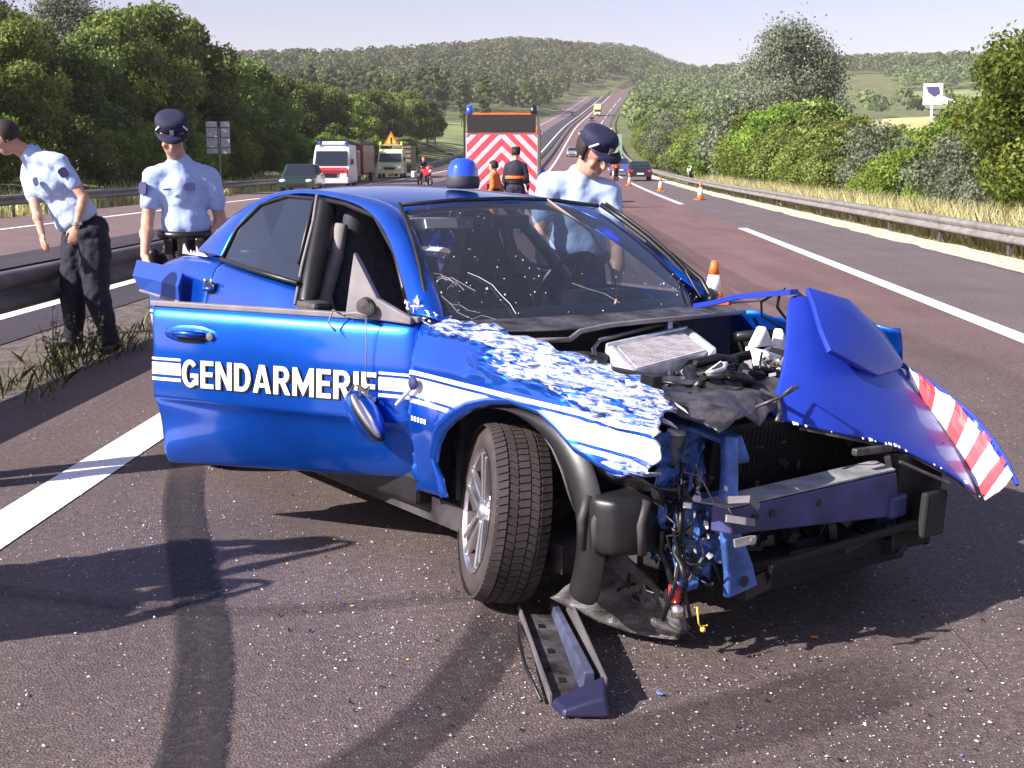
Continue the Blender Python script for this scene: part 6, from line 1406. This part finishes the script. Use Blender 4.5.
for k in range(-4, 9):
    for s in (-1, 1):
        z = .0 + k * .46; P = [(-1.15, z), (0, z + 1.15), (0, z + 1.38), (-1.15, z + .23)]
        if s > 0: P = [(-x, zz) for x, zz in P]
        P = clip(P, -1.14 if s < 0 else 0, 0 if s < 0 else 1.14, .48, 2.42)
        if len(P) > 2: q = B(); q.prism([(x, -.055, zz) for x, zz in P], (0, -.006, 0)); q.build('red_stripe', M['red'], brd)
q = B(); q.box((0, -.03, 2.75), (2.24, .12, .58)); q.build('message_board', M['blackp'], pl)
q = B(); q.box((0, -.03, 3.07), (2.24, .13, .05)); q.build('orange_edge', M['orange'], pl)
for s in (-1, 1):
    q = B(); q.box((s * 1.21, 0, 1.7), (.07, .1, 2.7)); q.build('frame_post', M['galvdull' if s > 0 else 'blackp'], pl)
    q = B(); q.lathe([(0, .30), (.09, .27), (.13, .1), (.13, 0), (0, 0)], n=14, c=(s * 1.04, 0, 3.06)); q.build('blue_beacon', M['bluel'] if s < 0 else M['blackp'], pl, smooth=True)
    q = B(); q.box((s * 1.36, .1, 1.2), (.14, .14, .22)); q.build('rear_light', M['redp'] if s < 0 else M['bluel'], pl)

def small_person(label, x, y, z, face, sh, tr, cap=None, hgt=1.75, **k):
    J = stand(x, y, face[0], face[1], hgt)
    for kk in J: J[kk] = J[kk] + Vector((0, 0, z))
    return person(label, J, (face[0], face[1], -.1), sh=sh, tr=tr, cap=cap, sleeve=1.0, vox=.03, **k)
M['orangevest'] = mat('orange_safety_cloth', (.85, .17, .03), .8, var=.1)
M['whitecloth'] = mat('white_cloth', (.7, .68, .7), .85)
r, I = small_person('fireman in a dark coat with an orange band, back to us before the chevron board', -.02 + .10, 26, 0, (.1, 1), 'coat', 'coat', 'cap', 1.86, bulk=1.25)
q = B(); q.lathe([(.235, -.03), (.24, 0), (.235, .03)], n=20); q.V = [tuple(Vector((.08, 26, 1.22)) - I['O'] + Vector((v[0], v[1] * .75, v[2]))) for v in q.V]; q.build('reflective_band', M['orange'], r)
small_person('worker in orange bending beside the dark coated fireman', -.38, 27, 0, (-1, .3), 'orangevest', 'orangevest', None, 1.55)
small_person('person in orange standing by the black hatchback', *W(3.2, 88)[:2], 0, (-.3, 1), 'orangevest', 'trouser', None)
small_person('person in white walking behind the right guardrail', *G(8.6, 88)[:2], float(TH(8.6, 88)), (.3, -1), 'whitecloth', 'coat', None)
# motorcyclist
mb = empty('motorcycle', on(-8.7, 72), (0, 0, .5), label='red and white motorcycle ridden between the green van and the chevron board', cat='motorcycle')
for yy in (-.72, .72): q = B(); q.lathe([(.22, -.06), (.31, -.05), (.33, 0), (.31, .05), (.22, .06)], n=18, axis='X'); o = q.build('wheel', M['rubber'], mb); o.location = (0, yy, .33)
q = B(); q.ell((0, -.35, .85), (.22, .45, .26)); q.ell((0, -.62, 1.02), (.2, .2, .25)); q.build('fairing', M['redp'], mb, smooth=True)
q = B(); q.ell((0, .1, .95), (.2, .35, .16)); q.build('tank', M['redp'], mb, smooth=True); q = B(); q.box((0, .55, .88), (.28, .7, .14)); q.build('saddle', M['leather'], mb, bevel=.04)
q = B(); q.box((0, 0, .5), (.3, .6, .4)); q.build('engine', M['darksteel'], mb, bevel=.05)
q = B(); q.ell((0, -.84, .92), (.13, .06, .1)); q.build('headlight', M['whiter'], mb); q = B(); q.tube([(-.36, -.35, 1.18), (0, -.5, 1.15), (.36, -.35, 1.18)], .018, 6); q.build('handlebar', M['alloy'], mb)
for s in (-1, 1): q = B(); q.box((s * .34, .75, .75), (.24, .4, .38)); q.build('pannier', M['whitep'] if s < 0 else M['redp'], mb, bevel=.04)
c_, s_ = math.cos(.5), math.sin(.5); ml = Vector(mb.location)
def mw(x, y, z): return (ml.x + x * c_ - y * s_, ml.y + x * s_ + y * c_, ml.z + z)
J = dict(head=mw(0, .1, 1.62), neck=mw(0, .18, 1.46), chest=mw(0, .25, 1.28), pelvis=mw(0, .42, 1.0), sL=mw(.18, .2, 1.4), sR=mw(-.18, .2, 1.4), eL=mw(.28, -.03, 1.22), eR=mw(-.28, -.03, 1.22), wL=mw(.33, -.28, 1.2), wR=mw(-.33, -.28, 1.2),
         lL=mw(.1, .38, .98), lR=mw(-.1, .38, .98), kL=mw(.24, -.02, .82), kR=mw(-.24, -.02, .82), aL=mw(.26, .22, .42), aR=mw(-.26, .22, .42), tL=mw(.26, .05, .36), tR=mw(-.26, .05, .36))
person('motorcyclist with a white and orange helmet sitting on the red motorcycle', J, (.45, -.85, 0), sh='coat', tr='coat', cap='helmet', sleeve=1, vox=.03, hairm='whitecloth')

# ---------------------------------------------------------------- cones, signs
def cone_parts(root):
    q = B(); q.box((0, 0, .015), (.30, .30, .03)); q.build('base', M['orange'], root, bevel=.006)
    def rr_(z): return .115 - .19 * (z - .03) / .5 * .47 * 1.0
    for nm, z0, z1, m in (('lower_cone', .03, .14, 'orange'), ('white_band', .14, .33, 'whiter'), ('upper_cone', .33, .48, 'orange')):
        q = B(); q.lathe([(rr_(z0), z0), (rr_(z1), z1)] + ([(.012, .485), (0, .487)] if z1 > .45 else []), n=24); q.build(nm, M[m], root, smooth=True, solid=.003)
cn = empty('traffic_cone', (2.24, 13.3, 0), label='orange traffic cone with a white band standing behind the raised bonnet', cat='traffic cone', group='traffic cones on the carriageway'); cone_parts(cn); cn.scale = (1, 1, .98)
for (u, y, lb) in [(5.25, 49.5, 'traffic cone on the hard shoulder nearest to us on the right'), (4.6, 63, 'traffic cone between the lone shoulder cone and the black hatchback'), (3.6, 76, 'traffic cone on the edge line just in front of the black hatchback'), (3.4, 100, 'traffic cone beyond the black hatchback')]:
    c = copy_tree(cn); c.location = on(u, y, .003); c['label'] = lb; c.rotation_euler.z = u; c.scale = (1.15, 1.15, 1.5)

sg = empty('road_sign', G(-19.7, 68), (0, 0, -.05), label='twin panel road sign on one post at the edge of the left wood', cat='road sign')
q = B(); q.tube([(.08, .05, -.4), (.08, .05, 3.5)], .05, 10); q.build('post', M['galv'], sg)
for x, w_ in ((-.30, .62), (.46, .50)):
    q = B(); q.box((x, 0, 2.95), (w_, .03, 1.75)); p_ = q.build('panel', M['signw'], sg, bevel=.01)
    q = B()
    for z in (2.4, 2.95, 3.5): q.box((x, -.03, z), (w_ * .96, .03, .05))
    q.build('stiffener', M['galvdull'], p_)
bp = G(81, 285); bb = empty('billboard', bp, (0, 0, -.35), label='white board with a dark picture on one pole in the field at upper right', cat='billboard')
q = B(); q.tube([(0, 0, -1), (0, 0, 4.5)], .28, 10); q.build('pole', M['whiter'], bb)
q = B(); q.box((0, 0, 6.9), (4.2, .3, 4.8)); pn = q.build('panel', M['whiter'], bb)
q = B(); q.prism([(-1.6, -.16, 8.6), (1.3, -.16, 8.6), (1.6, -.16, 7.0), (.4, -.16, 6.2), (-1.0, -.16, 7.2)], (0, -.03, 0)); q.build('picture', M['badge'], pn)
q = B(); q.box((3.2, 0, 5.3), (3.6, .25, 1.4), (0, .35, 0)); q.build('side_panel', M['whiter'], bb)
pp = empty('utility_pole', G(14, 270), label='thin pole standing on the right bank of the climb', cat='pole')
q = B(); q.tube([(0, 0, -1), (0, 0, 13)], [.16, .10], 8); q.build('mast', M['bark'], pp); q = B(); q.beam((-.9, 0, 12.2), (.9, 0, 12.2), .1, .1); q.build('crossbar', M['bark'], pp)

# ---------------------------------------------------------------- broken glass and bits on the asphalt
def bits(name, n, m, box, s0, s1, label, seed, centre=None, cl=None):
    r_ = random.Random(seed); q = B()
    for _ in range(n):
        if cl and r_.random() < .55: c = r_.choice(cl); x, y = r_.gauss(c[0], c[2]), r_.gauss(c[1], c[2])
        else: x, y = r_.uniform(box[0], box[1]), box[2] + (box[3] - box[2]) * r_.random() ** 1.4
        s = r_.uniform(s0, s1) * (1 + (r_.random() ** 6) * 1.6); a = r_.uniform(0, 6.28); t = Vector((math.cos(a), math.sin(a), 0)) * s; b_ = Vector((-t.y, t.x, 0)) * r_.uniform(.4, 1); p = Vector((x, y, .002)); hz = s * r_.uniform(.3, .9)
        q.add([p - t, p + b_, p + t * .9, p - b_ * .8, p + Vector((r_.uniform(-.3, .3) * s, r_.uniform(-.3, .3) * s, hz))], [(0, 1, 4), (1, 2, 4), (2, 3, 4), (3, 0, 4)])
    o = q.build(name, m); return tag(o, label=label, cat='debris', kind='stuff')
cl = [(-.6, 4.0, .4), (.6, 3.2, .35), (1.4, 3.2, .4), (-.2, 3.4, .3), (-1.6, 4.9, .35), (.1, 3.9, .3), (1.9, 3.7, .4)]
bits('glass_debris', 4200, M['shard'], (-3.2, 3.6, 2.6, 8), .0012, .0032, 'crumbs of broken glass scattered over the asphalt', 1, cl=cl)
bits('paint_debris', 160, M['shardb'], (-2, 3, 2.7, 6), .0015, .0035, 'blue paint chips scattered round the wreck', 2, cl=cl)
bits('stone_debris', 3200, mat('pale_grit', (.38, .33, .33), .8), (-3.4, 3.8, 2.6, 9), .002, .0045, 'pale grit lying on the asphalt', 3)
bits('dark_debris', 2200, M['black'], (-3.4, 3.8, 2.6, 8), .0015, .0045, 'dark plastic crumbs lying on the asphalt', 4, cl=cl)
bits('orange_debris', 34, M['yglow'], (-1.5, 2.2, 2.8, 5), .003, .008, 'orange lamp lens splinters on the asphalt', 5)
bits('plastic_debris', 26, M['white'], (-1.5, 2.2, 2.8, 5), .003, .007, 'larger white plastic splinters on the asphalt', 6)
for i, (x, y, s, m_, lb) in enumerate([(1.005, 3.77, .013, 'orange', 'orange splinter lying alone on the asphalt in front of the wreck'), (.712, 3.753, .016, 'white', 'white plastic splinter in front of the wreck'), (.437, 3.337, .013, 'shardb', 'small blue fragment near the bottom edge left of centre')]):
    q = B(); q.prism([(-s, -.4 * s, 0), (s * .9, -.5 * s, 0), (s, .2 * s, 0), (-.2 * s, .5 * s, 0)], (0, 0, s * .25)); o = q.build('splinter', M[m_]); o.location = (x, y, .004); o.rotation_euler = (0, .1, i); tag(o, label=lb, cat='debris')

# ---------------------------------------------------------------- hazy summer air
hm = bpy.data.materials.new('air'); hm.use_nodes = True; t = hm.node_tree; t.nodes.clear(); o_ = t.nodes.new('ShaderNodeOutputMaterial'); pv_ = t.nodes.new('ShaderNodeVolumePrincipled')
pv_.inputs['Color'].default_value = (1, .93, .99, 1); pv_.inputs['Density'].default_value = .00018; pv_.inputs['Anisotropy'].default_value = 0; t.links.new(pv_.outputs[0], o_.inputs['Volume'])
q = B(); q.box((100, 1400, 60), (3600, 3100, 150)); hz = q.build('haze', hm); tag(hz, kind='stuff')
